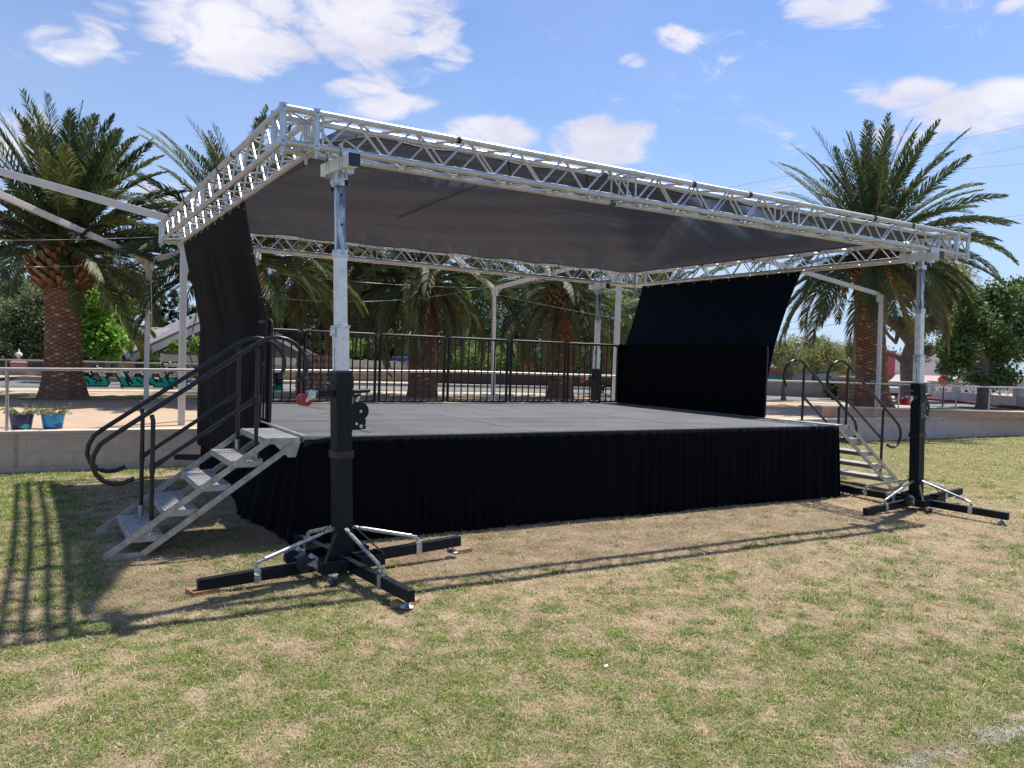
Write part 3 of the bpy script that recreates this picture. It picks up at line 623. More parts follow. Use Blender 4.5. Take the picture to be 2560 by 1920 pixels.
# ------------------------------------------------------------ lifting towers
def make_tower():
    t = thing('lifting_tower', (0, 0, 0), None, 'tower', 'lifting towers under the truss corners')
    MB().box((-.066, -.066, .07), (.066, .066, 1.54)).build('lower_mast', BLK, t, bevel=.006)
    mb = MB(); mb.box((-.076, -.076, .845), (.076, .076, .905)); mb.box((-.072, -.072, 1.525), (.072, .072, 1.547)); build_each(mb, 'collar', BLKR, t, bevel=.003)
    MB().box((-.052, -.052, 1.50), (.052, .052, 1.90)).build('second_mast', GALVL, t, bevel=.008)
    mb = MB(); mb.box((-.058, -.058, 1.885), (.058, .058, 1.907)); mb.box((-.083, -.03, 1.82), (-.052, .02, 1.89)); m2 = build_each(mb, 'mast_bracket', GALV, t, bevel=.003)
    MB().box((-.044, -.044, 1.90), (.044, .044, 2.50)).build('third_mast', GALVL, t, bevel=.012)
    mb = MB(); mb.box((-.048, -.048, 2.44), (.048, .048, 2.505)); mb.box((.046, -.02, 2.42), (.06, .02, 2.50)); build_each(mb, 'mast_bracket', GALV, t, bevel=.004)
    MB().box((-.034, -.034, 2.50), (.034, .034, 3.00)).build('top_mast', GALVD, t, bevel=.006)
    mb = MB()
    for z in (2.70, 2.93): mb.cyl((0, -.0355, z), (0, -.033, z), .010, 12)
    mb.cyl((0, -.0535, 1.80), (0, -.0515, 1.80), .004, 8); mb.cyl((-.0535, 0, 1.72), (-.0515, 0, 1.72), .007, 8); mb.box((-.0533, -.003, 1.55), (-.0515, .003, 1.72)); build_each(mb, 'pin_hole', RUB, t)
    # truss cradle on top
    mb = MB(); mb.box((-.05, -.05, 3.0), (.05, .05, 3.06)); mb.box((-.028, -.028, 3.05), (.028, .028, 3.12)); mb.box((-.075, -.012, 3.01), (.075, .012, 3.04)); mb.build('cradle_neck', GALV, t, bevel=.003)
    cr = MB().box((-.045, -.27, 3.115), (.045, .27, 3.212)).build('cradle_beam', GALVL, t, bevel=.004)
    MB().box((-.046, -.272, 3.114), (.046, -.262, 3.213)).build('end_cap', mat('navy_cap', (.012, .022, .07), .5), cr)
    mb = MB()
    for y in (-.127, .127):
        mb.box((-.05, y-.028, 3.08), (.05, y-.022, 3.25)); mb.box((-.05, y+.022, 3.08), (.05, y+.028, 3.25))
        mb.tube([(.0, y, 3.10), (.0, y, 3.01)], .008, 8); mb.box((-.05, y-.03, 3.235), (-.042, y+.03, 3.31))
    mb.tube([(-.04, -.127, 3.31), (0, -.127, 3.335), (.10, -.127, 3.28)], .006, 8)
    build_each(mb, 'clamp', GALV, cr, bevel=.002)
    mb = MB()
    for y in (-.127, .127): mb.cyl((.0, y, 2.985), (.0, y, 3.03), .016, 10)
    build_each(mb, 'knob', RUB, cr)
    # base frame: short box frames between the legs round the mast foot
    mb = MB()
    for sx in (-1, 1):
        for sy in (-1, 1):
            mb.beam((sx*.055, sy*.05, .135), (sx*.055, sy*.245, .135), .008, .09); mb.beam((sx*.055, sy*.245, .135), (sx*.26, sy*.245, .135), .008, .09); mb.beam((sx*.26, sy*.24, .135), (sx*.26, sy*.045, .135), .008, .09)
    mb.box((-.09, -.09, .05), (.09, .09, .09))
    mb.build('base_frame', BLK, t)
    mb = MB()
    for sx in (-1, 1):
        for sy in (-1, 1): mb.beam((sx*.066, sy*.066, .40), (sx*.255, sy*.24, .175), .022, .006)
    mb.box((-.069, -.069, .395), (.069, .069, .401))
    build_each(mb, 'gusset', BLK, t)
    dirs = [(1, 0), (0, 1), (-1, 0), (0, -1)]
    for i, (dx, dy) in enumerate(dirs):
        px, py = -dy, dx
        lg = MB().beam((dx*.05, dy*.05, .108), (dx*1.13, dy*1.13, .108), .058, .088).build('leg', BLK, t, bevel=.004)
        mb = MB()
        for r_ in (.86, .94, 1.06):
            for s in (-1, 1): mb.cyl((dx*r_+px*.0275*s, dy*r_+py*.0275*s, .11), (dx*r_+px*.0305*s, dy*r_+py*.0305*s, .11), .0065, 8)
        build_each(mb, 'pin_hole', RUB, lg)
        fx, fy = dx*1.06, dy*1.06
        mb = MB(); mb.cyl((fx, fy, .03), (fx, fy, .075), .011, 8); mb.tube([(fx, fy, .016), (fx, fy, .019), (fx, fy, .033), (fx, fy, .042)], [.052, .052, .022, .016], 18); mb.build('foot', GALV, lg, True)
        mb = MB(); c0 = .70; mb.beam((dx*(c0-.026), dy*(c0-.026), .108), (dx*(c0+.026), dy*(c0+.026), .108), .066, .102); mb.beam((dx*c0, dy*c0, .158), (dx*c0, dy*c0, .195), .02, .03, (dx, dy, 0))
        mb.tube([(dx*c0+px*.033, dy*c0+py*.033, .12), (dx*c0+px*.05, dy*c0+py*.05, .115), (dx*(c0+.03)+px*.055, dy*(c0+.03)+py*.055, .125)], .006, 8); build_each(mb, 'clamp', GALV, lg)
        st = MB(); A = Vector((dx*.085, dy*.085, .375)); B = Vector((dx*(c0-.01), dy*(c0-.01), .205)); d = (B-A)
        st.tube([A+d*.0, A+d*.10], .013, 10); st.tube([A+d*.12, A+d*.155, A+d*.16, A+d*.88, A+d*.885, A+d*.91], [.013, .013, .016, .016, .018, .018], 12); st.tube([A+d*.91, B], .011, 10)
        st.beam(A-d.normalized()*.03, A+d*.05, .03, .02); st.build('stay', GALV, t, True)
    # transport wheels on brackets, folded up (left side) and a swivel caster in front
    for (x, y) in ((-.36, -.10), (-.36, .16)):
        w = MB(); w.cyl((x, y-.022, .16), (x, y+.022, .16), .062, 24); wo = w.build('wheel', RUB, t, True)
        b_ = MB(); b_.prism([(x+.01, y-.027, .16), (x+.10, y-.027, .20), (x+.10, y-.027, .11)], (0, .004, 0)); b_.prism([(x+.01, y+.023, .16), (x+.10, y+.023, .20), (x+.10, y+.023, .11)], (0, .004, 0)); b_.box((x+.085, y-.035, .10), (x+.10, y+.035, .205)); b_.prism([(x+.03, y-.02, .20), (x+.06, y-.02, .235), (x+.10, y-.02, .20)], (0, .04, 0)); b_.build('wheel_bracket', GALV, wo)
    w = MB(); w.cyl((-.22, -.275, .055), (-.18, -.275, .055), .046, 20); wo = w.build('wheel', mat('navy_wheel', (.012, .022, .06), .5), t, True)
    b_ = MB(); b_.box((-.235, -.30, .088), (-.165, -.25, .094)); b_.box((-.228, -.295, .055), (-.222, -.255, .09)); b_.box((-.178, -.295, .055), (-.172, -.255, .09)); b_.build('wheel_bracket', GALV, wo)
    # arm with twin red transport wheels
    mb = MB(); mb.beam((-.20, -.03, 1.37), (.07, -.03, 1.37), .05, .045); mb.box((-.078, -.078, 1.345), (.078, .078, 1.395)); mb.tube([(.07, -.02, 1.378), (.23, -.02, 1.378), (.245, -.02, 1.378)], [.017, .017, .012], 12); arm = mb.build('wheel_arm', BLK, t)
    for dy in (-.035, .022):
        w = MB(); w.cyl((-.315, dy-.03, 1.325), (-.315, dy+.012, 1.325), .048, 24); wo = w.build('wheel', RED, t, True)
        b_ = MB(); b_.cyl((-.315, dy-.034, 1.325), (-.315, dy-.031, 1.325), .012, 12); b_.prism([(-.33, dy-.038, 1.31), (-.245, dy-.038, 1.345), (-.245, dy-.038, 1.39), (-.29, dy-.038, 1.40)], (0, .004, 0)); b_.build('wheel_bracket', GALV, wo)
    MB().tube([(-.255, 0, 1.375), (-.20, 0, 1.375)], [.03, .022], 14).build('arm_hub', GALV, t, True)
    mb = MB(); mb.tube([(-.066, .03, 1.44), (-.10, .03, 1.45)], .010, 8); mb.build('pull_pin', GALV, t, True)
    # brake winch on the right side
    pr = []
    for a in range(-60, 150, 15): pr.append((.155+.072*math.cos(R(a)), -.035, 1.215+.072*math.sin(R(a))))
    pr += [(.066, -.035, 1.285), (.066, -.035, 1.065), (.20, -.035, 1.07), (.20, -.035, 1.15)]
    w = MB().prism(pr, (0, .012, 0)).prism([(x, y+.075, z) for x, y, z in pr], (0, .01, 0)).build('winch', BLK, t)
    mb = MB(); mb.cyl((.155, -.03, 1.215), (.155, .045, 1.215), .045, 20); mb.cyl((.155, -.04, 1.215), (.155, -.034, 1.215), .012, 12)
    for x, z, r_ in ((.115, 1.115, .011), (.155, 1.095, .015), (.19, 1.10, .005)): mb.cyl((x, -.042, z), (x, -.034, z), r_, 12)
    build_each(mb, 'winch_bolt', GALV, w, True)
    mb = MB(); mb.beam((.165, .06, 1.28), (.195, .06, 1.345), .008, .02); mb.build('crank_handle', GALV, w)
    MB().cyl((.14, .06, 1.335), (.20, .06, 1.345), .014, 10).build('crank_grip', RUB, w, True)
    MB().box((.066, -.025, 1.40), (.10, .025, 1.50)).build('pulley_box', BLK, t)
    MB().tube([(.088, 0, 1.42), (.105, 0, 1.25)], .002, 5).build('lift_cable', WIREL, t)
    for o in t.children_recursive:
        for v in o.data.vertices:
            if v.co.z > .52: v.co.z += .10
    return t
tw = make_tower()
TL = [((0.0, -1.0, 0), 6, 'black and galvanised lifting tower on four splayed legs in front of the left stage corner'),
      ((7.73, -1.0, 0), 3, 'black and galvanised lifting tower on four splayed legs in front of the right stage corner'),
      ((7.40, 5.53, 0), 3, 'lifting tower seen through the guard rails behind the back right stage corner'),
      ((.78, 5.53, 0), -25, 'lifting tower hidden behind the left black side curtain at the back')]
towers = []
for i, (loc, yaw, lab) in enumerate(TL):
    o = tw if i == 0 else copy_tree(tw)
    o.location = (loc[0], loc[1], 0)
    o.rotation_euler = (0, R((-2.0, -2.8, 0, 0)[i]), R(yaw))
    o['label'] = lab; towers.append(o)
# right front tower: base sits slightly so the cradle meets the truss
towers[0].location = (.05, -1.0, -.10); towers[1].location = (7.79, -.99, -.10)
for o in towers[2:]: o.location.z = -.10
# stencilled lettering on the right front tower
def text(s, size, loc, rot, m, parent=None, name='lettering', ext=.001, shear=0, sx=1):
    cu = bpy.data.curves.new(name, 'FONT'); cu.body = s; cu.size = size; cu.extrude = ext; cu.shear = shear; cu.align_x = 'CENTER'; cu.align_y = 'CENTER'
    o = bpy.data.objects.new(name, cu); COL.objects.link(o)
    dg = bpy.context.evaluated_depsgraph_get(); me = bpy.data.meshes.new_from_object(o.evaluated_get(dg)); bpy.data.objects.remove(o)
    o = bpy.data.objects.new(name, me); COL.objects.link(o); me.materials.clear(); me.materials.append(m)
    o.location = loc; o.rotation_euler = rot; o.scale = (sx, 1, 1)
    if parent: o.parent = parent
    return o
STEN = mat('stencil_white', (.42, .45, .48), .7)
text('LTHCP USA', .042, (.038, -.0675, 1.30), (PI/2, R(90), 0), STEN, towers[1], 'lettering')
text('800.241.6306', .036, (-.012, -.0675, 1.29), (PI/2, R(90), 0), STEN, towers[1], 'lettering')
STRP = MB().tube([(7.86, -1.0, 1.08), (7.865, -1.0, .80)], .012, 6).build('yellow_strap', mat('yellow_strap', (.45, .28, .08), .8)); STRP.parent = None
tag(STRP, 'short faded yellow strap hanging from the winch of the right front tower', 'strap')
# pads under the near feet
pads = [(atz(437, 1281, -.1), 15, 'reddish board pad under the left foot of the left front tower'), (atz(876, 1306, -.1), 35, 'pale board pad under the nearest foot of the left front tower'), (atz(993, 1193, -.1), 10, 'pale board pad under the right foot of the left front tower'),
        (atz(905, 1136), 5, 'flat board scrap at the foot of the stage skirt')]
for q, (p, a, lab) in enumerate(pads):
    o = MB().box((-.095, -.07, .0), (.095, .07, .03)).build('wooden_pad', mat('pad_red', (.42, .20, .11), .85, ns=20, na=.3) if q == 0 else WOOD)
    o.location = (p[0], p[1], lawn_z(p[0], p[1])+.004); o.rotation_euler = (0, 0, R(a)); tag(o, lab, 'pad')
# ------------------------------------------------------------ stairs
def arc(c, r, a0, a1, n=10): return [(c[0]+r*math.cos(R(a0+(a1-a0)*i/n)), c[1]+r*math.sin(R(a0+(a1-a0)*i/n))) for i in range(n+1)]
def make_stairs():
    t = thing('stage_stairs', (0, 0, 0), None, 'stairs', 'aluminium stairs at the stage ends')
    # local: stage edge at x = 0, steps descend towards -x, width 0..1.0 in y
    for y in (0.0, 1.0):
        s = 1 if y == 0 else -1
        mb = MB(); mb.beam((-.285, y, .89), (-1.585, y, -.035), .012, .052); mb.build('stringer', ALU2, t, bevel=.002)
        mb = MB(); mb.beam((-.02, y, .885), (-1.31, y, -.035), .012, .052); mb.build('stringer', ALU2, t, bevel=.002)
        mb = MB(); mb.beam((-1.60, y+s*.012, -.045), (-1.27, y+s*.012, -.045), .010, .055); mb.build('foot_bar', ALU2, t)
        MB().prism([(-.30, y+s*.007, .905), (-.01, y+s*.007, .905), (-.01, y+s*.007, .86), (-.05, y+s*.007, .73), (-.12, y+s*.007, .73)], (0, s*.006, 0)).build('side_plate', ALU2, t)
        mb = MB()
        for k in range(5):
            x = -.325-k*.262; z = .872-k*.187
            mb.cyl((x, y-s*.008, z), (x, y-s*.014, z), .010, 10); x += .27
            mb.cyl((x, y-s*.008, z), (x, y-s*.014, z), .010, 10)
        build_each(mb, 'bolt', GALV, t, True)
    for k in range(5):
        x1 = -.07-k*.27; z = .905-k*.197
        x0 = x1-.27
        if k == 0: x0, x1 = -.33, -.012
        mb = MB(); mb.box((x0, .015, z-.055), (x1, .985, z-.006))
        n = 9 if k else 10; w = (x1-x0)/n
        for q in range(n): mb.box((x0+q*w+.003, .013, z-.006), (x0+(q+1)*w-.003, .987, z))
        tr_ = mb.build('tread' if k else 'landing_tread', TREADM, t)
    # handrails
    for y in (.10, .86):
        mb = MB()
        p1, p0 = (-.41, 1.735), (-1.555, .935)
        top = [(-.005, 1.415), (.03, 1.46), (.055, 1.53), (.052, 1.61), (.015, 1.69), (-.05, 1.755), (-.13, 1.795), (-.22, 1.81), (-.31, 1.795), p1]
        low = [p0, (-1.63, .875), (-1.675, .79), (-1.685, .71), (-1.655, .63), (-1.60, .575), (-1.53, .548), (-1.45, .55), (-1.37, .585)]
        mb.tube([(x, y, z) for x, z in top+low], .0205, 12); rail = mb.build('handrail', BLKR, t, True)
        mb = MB()
        for (x, zt, zb) in ((-.385, 1.71, .67), (-1.235, 1.115, .12)):
            mb.tube([(x, y, zb), (x, y, zt-.05), (x-.012, y, zt)], .019, 12)
        mb.tube([(-.385, y, 1.26), (-1.235, y, .67)], .0185, 12)
        for (x, z) in ((-.385, 1.26), (-1.235, .67)): mb.tube([(x, y, z-.045), (x, y, z+.035)], .024, 12)
        mb.tube([(-.40, y, 1.25), (-.47, y, 1.20)], .0225, 12); mb.tube([(-1.22, y, .68), (-1.15, y, .73)], .0225, 12)
        mb.build('rail_post', BLKR, rail, True)
        mb = MB()
        for (x, z) in ((-.385, .711), (-1.235, .120)):
            mb.tube([(x, y, z), (x, y, z+.10)], .024, 12); mb.box((x-.055, y-.04, z-.004), (x+.055, y+.04, z+.006)); mb.cyl((x+.04, y, z), (x+.04, y, z+.016), .008, 8); mb.cyl((x-.04, y, z), (x-.04, y, z+.016), .008, 8)
        build_each(mb, 'post_socket', ALU2, rail, True)
    return t
st1 = make_stairs(); st1['label'] = 'aluminium stairs with curled black handrails leading up to the left end of the stage'
st1.location = (-.015, 0, 0)
st2 = copy_tree(st1); st2['label'] = 'aluminium stairs with curled black handrails going down from the right end of the stage'
st2.rotation_euler = (0, 0, PI); st2.location = (SW+.015, 1.02, 0)
# ------------------------------------------------------------ guard panels
def make_guard():
    t = thing('guard_panel', (0, 0, 0), None, 'guard rail', 'black guard panels round the stage')
    w, h = 1.13, 1.085
    mb = MB()
    mb.tube([(0, 0, .02), (0, 0, h-.05), (.012, 0, h-.015), (.045, 0, h), (w-.045, 0, h), (w-.012, 0, h-.015), (w, 0, h-.05), (w, 0, .02)], .0235, 10)
    mb.tube([(0, 0, .03), (w, 0, .03)], .016, 8); mb.build('frame', BLKG, t, True)
    mb = MB()
    for i in range(1, 9): x = w*i/9; MB().tube([(x, 0, .03), (x, 0, h)], .0125, 7, False).build('bar', BLKG, t, True)
    return t
g0 = make_guard(); PSP = 1.2069
posn = {0: 'leftmost', 1: 'second', 2: 'third', 3: 'fourth', 4: 'fifth', 5: 'rightmost'}
used = False
for i in range(6):
    o = g0 if not used else copy_tree(g0); used = True
    o.location = (7.3988-(6-i)*PSP+.0+.02, SDp-.03, SH); o['label'] = 'black barred guard panel on the back stage edge, %s of six from the left' % posn[i]
for sd_ in (0, 1):
    for i in range(3):
        o = copy_tree(g0); x = .0 if sd_ == 0 else SW-.035
        o.location = (x, 1.262+i*1.2, SH); o.rotation_euler = (0, 0, PI/2)
        o['label'] = 'black guard panel along the %s stage edge, %s one, covered by the side curtain' % (('left', 'right')[sd_], ('nearest', 'middle', 'farthest')[i])
# ------------------------------------------------------------ side curtains
def curtain_mesh(P, nu, nv, wav, seed):
    # P(u,v) -> point, u along depth 0..1, v from top 0 to bottom 1
    V = np.array([P(i/(nu-1), j/(nv-1)) for j in range(nv) for i in range(nu)])
    idx = np.arange(nu*nv).reshape(nv, nu)
    F4 = np.stack([idx[:-1, :-1], idx[:-1, 1:], idx[1:, 1:], idx[1:, :-1]], -1).reshape(-1, 4)
    return V, F4
def lerp(a, b, t): return a+(b-a)*t
def PL(u, v):
    yt = lerp(1.30, 5.22, u); ym = lerp(1.22, 5.0, u); yb = lerp(1.20, 4.9, u)
    zt = 3.205+(.006*math.sin(u*60) if 0 < u < 1 else 0)
    zg = 2.0; zb = -.02-.031*yb if u > .3 else .35
    zb = lerp(.86, .33, smooth(0, .2, u)) if True else zb
    if v < .5:
        k = v/.5; z = lerp(zt, zg, k); x = lerp(-.29, -.045, k**1.15); y = lerp(yt, ym, k)
        y += .10*math.sin(k*PI)*(u-.3)*0
        y -= (.30*math.sin(k*PI)*max(0, u-.6))
    else:
        k = (v-.5)/.5; z = lerp(zg, zb, k); x = lerp(-.045, -.11, k); y = lerp(ym, yb, k)
    w_ = vnoise(np.array([u*5.5+v*.5]), np.array([v*1.1]), 1., 14)[0]-.5; w2_ = vnoise(np.array([u*17+v]), np.array([v*1.7+4]), 1., 15)[0]-.5
    x += .12*w_*smooth(0.02, .5, v)*smooth(0, .12, u)+.03*w2_*smooth(.02, .4, v)
    x -= .05*math.sin(v*PI)*u
    return (x, y, z)
def PRc(u, v):
    yt = lerp(1.33, 5.15, u); ym = lerp(1.30, 4.92, u)
    zt = 3.205; zg = 2.0
    if v < .5:
        k = v/.5; z = lerp(zt, zg, k); x = lerp(8.18, 7.61, k); y = lerp(yt, ym, k)
        y += .03*math.sin(k*PI)*(1-2*u)
    else:
        k = (v-.5)/.5; z = lerp(zg, .86, k); x = lerp(7.61, 7.47, min(1, k*2)); y = ym
    w_ = vnoise(np.array([u*1.5]), np.array([v*2.]), 1., 17)[0]-.5; x += .006*w_*smooth(.02, .2, v)*(smooth(.52, .42, v))
    z += (-.012*abs(math.sin(u*PI*9))) if v < .02 else 0
    return (x, y, z)
for nm, PF, lab, em in (('left', PL, 'tall black side curtain hanging from the left truss behind the left stairs', 1), ('right', PRc, 'wide navy black side curtain slanting from the right truss down over the guard panels', -1)):
    t = thing('side_curtain', PF(.5, 1), lab, 'curtain', 'side curtains')
    V, F4 = curtain_mesh(PF, 220 if nm == 'left' else 300, 70, .02, 3)
    c_ = npmesh('cloth', V, None, F4, CURTL if nm == 'left' else CURT, t, smooth=True); sm = c_.modifiers.new('thick', 'SOLIDIFY'); sm.thickness = .004
    hm = MB(); hm.tube([tuple(np.array(PF(0, k/30))+np.array([0, -.002, 0])) for k in range(30)], .007, 6); hm.tube([tuple(np.array(PF(k/40, 0))) for k in range(41)], .006, 6); hm.build('hem', TIEM, t)
    gm = MB()
    for k in (.03, .22, .40, .58, .70, .85, .95) if nm == 'left' else (.03, .85):
        p = np.array(PF(.012, k)); gm.tube([tuple(p+np.array([.0, -.012, 0])), tuple(p+np.array([0, -.004, 0]))], .012, 12)
    for k in np.linspace(.06, .95, 9):
        p = np.array(PF(k, .012)); gm.tube([tuple(p+np.array([-.012, -.002, 0])), tuple(p+np.array([-.004, 0, 0]))], .010, 12); gm.tube([tuple(p), tuple(p+np.array([0, 0, .03]))], .003, 5)
    build_each(gm, 'grommet', BRASS if nm == 'left' else mat('steel_grommet', (.6, .6, .6), .3, .9), t, True)
# pleated cloth over the right guard panels, panel by panel
for i in range(3):
    def PD(u, v, i=i):
        y = 1.235+i*1.2+u*1.193; r_ = .0045*math.sin(u*118)+.002*math.sin(u*31+i); return (SW-.035-.034+r_, y, SH+1.112-(1.10)*v)
    V, F4 = curtain_mesh(PD, 230, 6, 0, 0)
    c_ = npmesh('panel_cover', V, None, F4, VELV, smooth=True); tag(c_, 'black pleated cloth cover on the %s guard panel of the right stage edge' % ('nearest', 'middle', 'farthest')[i], 'cloth cover', 'cloth covers on the right guard panels')
# ------------------------------------------------------------ planters
def planter(loc, c1, c2, mark, lab, seed):
    t = thing('planter', loc, lab, 'planter', 'painted flower pots on the wall')
    x, y, z = loc
    m = bpy.data.materials.new('painted_pot'); m.use_nodes = True; tt = m.node_tree; l = tt.links.new; b = tt.nodes['Principled BSDF']; b.inputs['Roughness'].default_value = .3
    tcn = N(tt, 'ShaderNodeTexCoord'); sp = N(tt, 'ShaderNodeSeparateXYZ'); l(tcn.outputs['Object'], sp.inputs[0])
    mr = N(tt, 'ShaderNodeMapRange', ins={'From Min': .055, 'From Max': .075}); l(sp.outputs['Z'], mr.inputs['Value'])
    mi = N(tt, 'ShaderNodeMixRGB'); l(mr.outputs[0], mi.inputs['Fac']); mi.inputs[1].default_value = (*c2, 1); mi.inputs[2].default_value = (*c1, 1); l(mi.outputs[0], b.inputs['Base Color'])
    prof = [(.125, 0), (.128, .02), (.140, .10), (.150, .17), (.162, .235), (.165, .25), (.155, .25), (.150, .22)]
    V = []; n = 32
    for r_, h in prof:
        for k in range(n): a = 2*PI*k/n; V.append((x+r_*math.cos(a), y+r_*math.sin(a), z+h))
    F = [(i*n+k, i*n+(k+1) % n, (i+1)*n+(k+1) % n, (i+1)*n+k) for i in range(len(prof)-1) for k in range(n)]
    mb = MB(); mb.add(V, F+[tuple(range(n))[::-1], tuple((len(prof)-1)*n+k for k in range(n))]); mb.build('pot', m, t, True)
    fl = MB(); r_ = random.Random(seed)
    for k in range(13):
        a = R(r_.uniform(-5, 185)) if mark[0] == 'up' else R(360*k/13); ln = r_.uniform(.05, .095)
        c = mark[1]; cx, cz = c
        pts = []
        for tt_ in (0, .5, 1.):
            w_ = .011 if tt_ == .5 else .002
            px, pz = cx+math.cos(a)*ln*tt_, cz+math.sin(a)*ln*tt_*.6
            pts.append((px-math.sin(a)*w_, pz+math.cos(a)*w_)); pts.append((px+math.sin(a)*w_, pz-math.cos(a)*w_))
        def sf(px, pz):
            px = max(-.125, min(.125, px)); pz = max(.01, min(.235, pz)); rr = .127+pz*.15+.0025; aa = math.asin(px/rr); return (x+rr*math.sin(aa+.35), y-rr*math.cos(aa+.35), z+pz)
        V = [sf(*q) for q in pts]; fl.add(V, [(0, 1, 3, 2), (2, 3, 5, 4)])
    fl.build('painted_flower', mat('flower_'+mark[2], mark[3], .4), t)
    lv = []; f3 = []; r2 = np.random.default_rng(seed)
    for k in range(26):
        a = r2.random()*2*PI; e = r2.uniform(.25, 1.1); L_ = r2.uniform(.12, .27)
        pts = [np.array([x+math.cos(a)*.05, y+math.sin(a)*.05, z+.235])]
        for q in range(9): e -= .06; pts.append(pts[-1]+np.array([math.cos(a)*math.cos(e), math.sin(a)*math.cos(e), math.sin(e)])*L_/8)
        for q in range(1, 10):
            for _ in range(3):
                dv = r2.normal(0, 1, 3); dv /= np.linalg.norm(dv); sv = np.cross(dv, r2.normal(0, 1, 3)); sv /= np.linalg.norm(sv); l_ = .030; b_ = len(lv)
                lv += [pts[q], pts[q]+dv*l_*.5+sv*.009, pts[q]+dv*l_, pts[q]+dv*l_*.5-sv*.009]; f3.append((b_, b_+1, b_+2, b_+3))
    npmesh('succulent', np.array(lv), None, np.array(f3), mat('succulent_leaf', (.16, .21, .09), .6, ns=20, col2=(.26, .22, .12), trans=.2), t)
p = aty(46, 927, 6.45+.2); p2 = aty(114, 925, 6.45+.2)
planter((p[0], 6.66, .385), (.022, .032, .11), (.015, .025, .10), ('all', (.01, .075), 'aqua', (.04, .52, .55)), 'dark navy painted pot with an aqua flower, left of the two pots by the railing', 3)
planter((p2[0], 6.66, .385), (.02, .30, .58), (.01, .10, .36), ('all', (.04, .085), 'blue', (.01, .07, .26)), 'bright blue painted pot with a dark flower, right of the two pots by the railing', 8)
# ============================================================ white shade frames
t = None
def post(P, top, r, lab):
    o = thing('shade_frame_post', P, lab, 'post', 'white posts of the bare shade frame')
    MB().beam(P, top, r, r, (0, 1, 0)).build('post', WHT, o, bevel=.01)
    mb = MB(); mb.beam((P[0], P[1], PZ+.002), (P[0], P[1], PZ+.02), .26, .26, (0, 1, 0)); lab.startswith('thick') or mb.build('base_plate', WHT, o)
    return o
pst = {'P1': (.04, 7.33, 3.72, 398, 480), 'P2': (.18, 13.64, 3.75, 320, 562), 'P3': (9.35, 7.4, 3.8, 1338, 590), 'P4': (10.01, 14.24, 3.85, 1067, 622), 'P5': (19.72, 7.87, 4.0, 1904, 636), 'P6': (19.6, 14.2, 4.0, 0, 0), 'P7': (-9.5, 7.3, 3.7, 0, 0), 'P8': (-9.4, 13.6, 3.7, 0, 0)}
tops = {}
labs = {'P1': 'thick white post rising from the plaza just left of the left black curtain', 'P2': 'thinner white post with two roof beams forking from its top, left background', 'P3': 'white post rising behind the back guard panels beside the right curtain',
        'P4': 'white post with two roof beams forking from its top, behind the middle of the stage', 'P5': 'white post with one roof beam, in front of the right palm trunk', 'P6': 'white post standing behind the right palm tree', 'P7': 'white post off to the far left, front row', 'P8': 'white post off to the far left, back row'}
for k_, (x, y, z, u, v) in pst.items():
    T = aty(u, v, y) if u else (x, y, z); tops[k_] = Vector(T); post((x, y, PZ), T, .105 if k_ != 'P1' else .105, labs[k_])
apex = {'A': Vector((-4.7, 10.5, 5.2)), 'B': Vector((4.9, 10.7, 5.3)), 'C': Vector((14.6, 10.9, 5.5))}
for nm, ks, lab in (('A', ('P1', 'P2', 'P7', 'P8'), 'white hip beams of the bare shade frame above the left palm trunk'), ('B', ('P1', 'P2', 'P3', 'P4'), 'white hip beams of the bare shade frame behind the stage roof'), ('C', ('P3', 'P4', 'P5', 'P6'), 'white hip beams of the bare shade frame behind the right end of the stage')):
    o = thing('shade_frame_beams', apex[nm], lab, 'roof frame', 'hip beams of the bare shade frames')
    for k_ in ks:
        T = tops[k_]; d = (apex[nm]-T).normalized(); s = T+Vector((d.x, d.y, 0)).normalized()*.07
        MB().beam(s, apex[nm], .10, .125).build('hip_beam', WHT, o, bevel=.01)
        MB().beam(s+Vector((0, 0, -.22)), s+d*.24, .035, .035).beam(s+Vector((0, 0, -.24)), s+Vector((0, 0, .02)), .09, .09, (0, 1, 0)).build('knee_brace', WHT, o)
# thin cables hung between posts
def cable(a, b, sag, r, lab, m=WIRE, nm='cable', n=24):
    a = Vector(a); b = Vector(b); pts = [a.lerp(b, i/n)-Vector((0, 0, sag*4*(i/n)*(1-i/n))) for i in range(n+1)]
    o = MB().tube(pts, r, 5).build(nm, m, None, True); tag(o, lab, 'cable'); return o
CB = 'thin cables strung between the white posts'
cs = [(aty(-60, 519, 12), aty(335, 512, 12.2), .02, 'thin cable crossing the left palm crown at the height of the trunk bulge'),
      (aty(-60, 577, 12), aty(318, 568, 13.5), .03, 'thin cable crossing the left palm trunk below its bulge'),
      (aty(322, 568, 13.5), aty(560, 618, 14), .04, 'thin cable running right from the thinner left white post'),
      (aty(560, 586, 14), aty(1064, 622, 14.2), .10, 'upper thin cable reaching the middle white post from the left'),
      (aty(560, 640, 14), aty(1064, 618, 14.2), .28, 'lower sagging cable reaching the middle white post from the left'),
      (aty(1070, 618, 14.2), aty(1250, 598, 11), .02, 'thin cable rising right from the middle white post'),
      (aty(1075, 636, 14.2), aty(1345, 690, 9), .03, 'thin cable dropping right from the middle white post')]
for a, b, s, lab in cs: tag(cable(a, b, s, .006, lab, WIREL), lab, 'cable', CB)
pts = [aty(350, 472+70, 9), aty(333, 560, 9), aty(326, 600, 9), aty(328, 680, 9), aty(322, 760, 9)]
o = MB().tube(pts, .006, 5).build('loose_wire', WIREL, None, True); tag(o, 'loose pale wire drooping down beside the thinner left white post', 'wire')
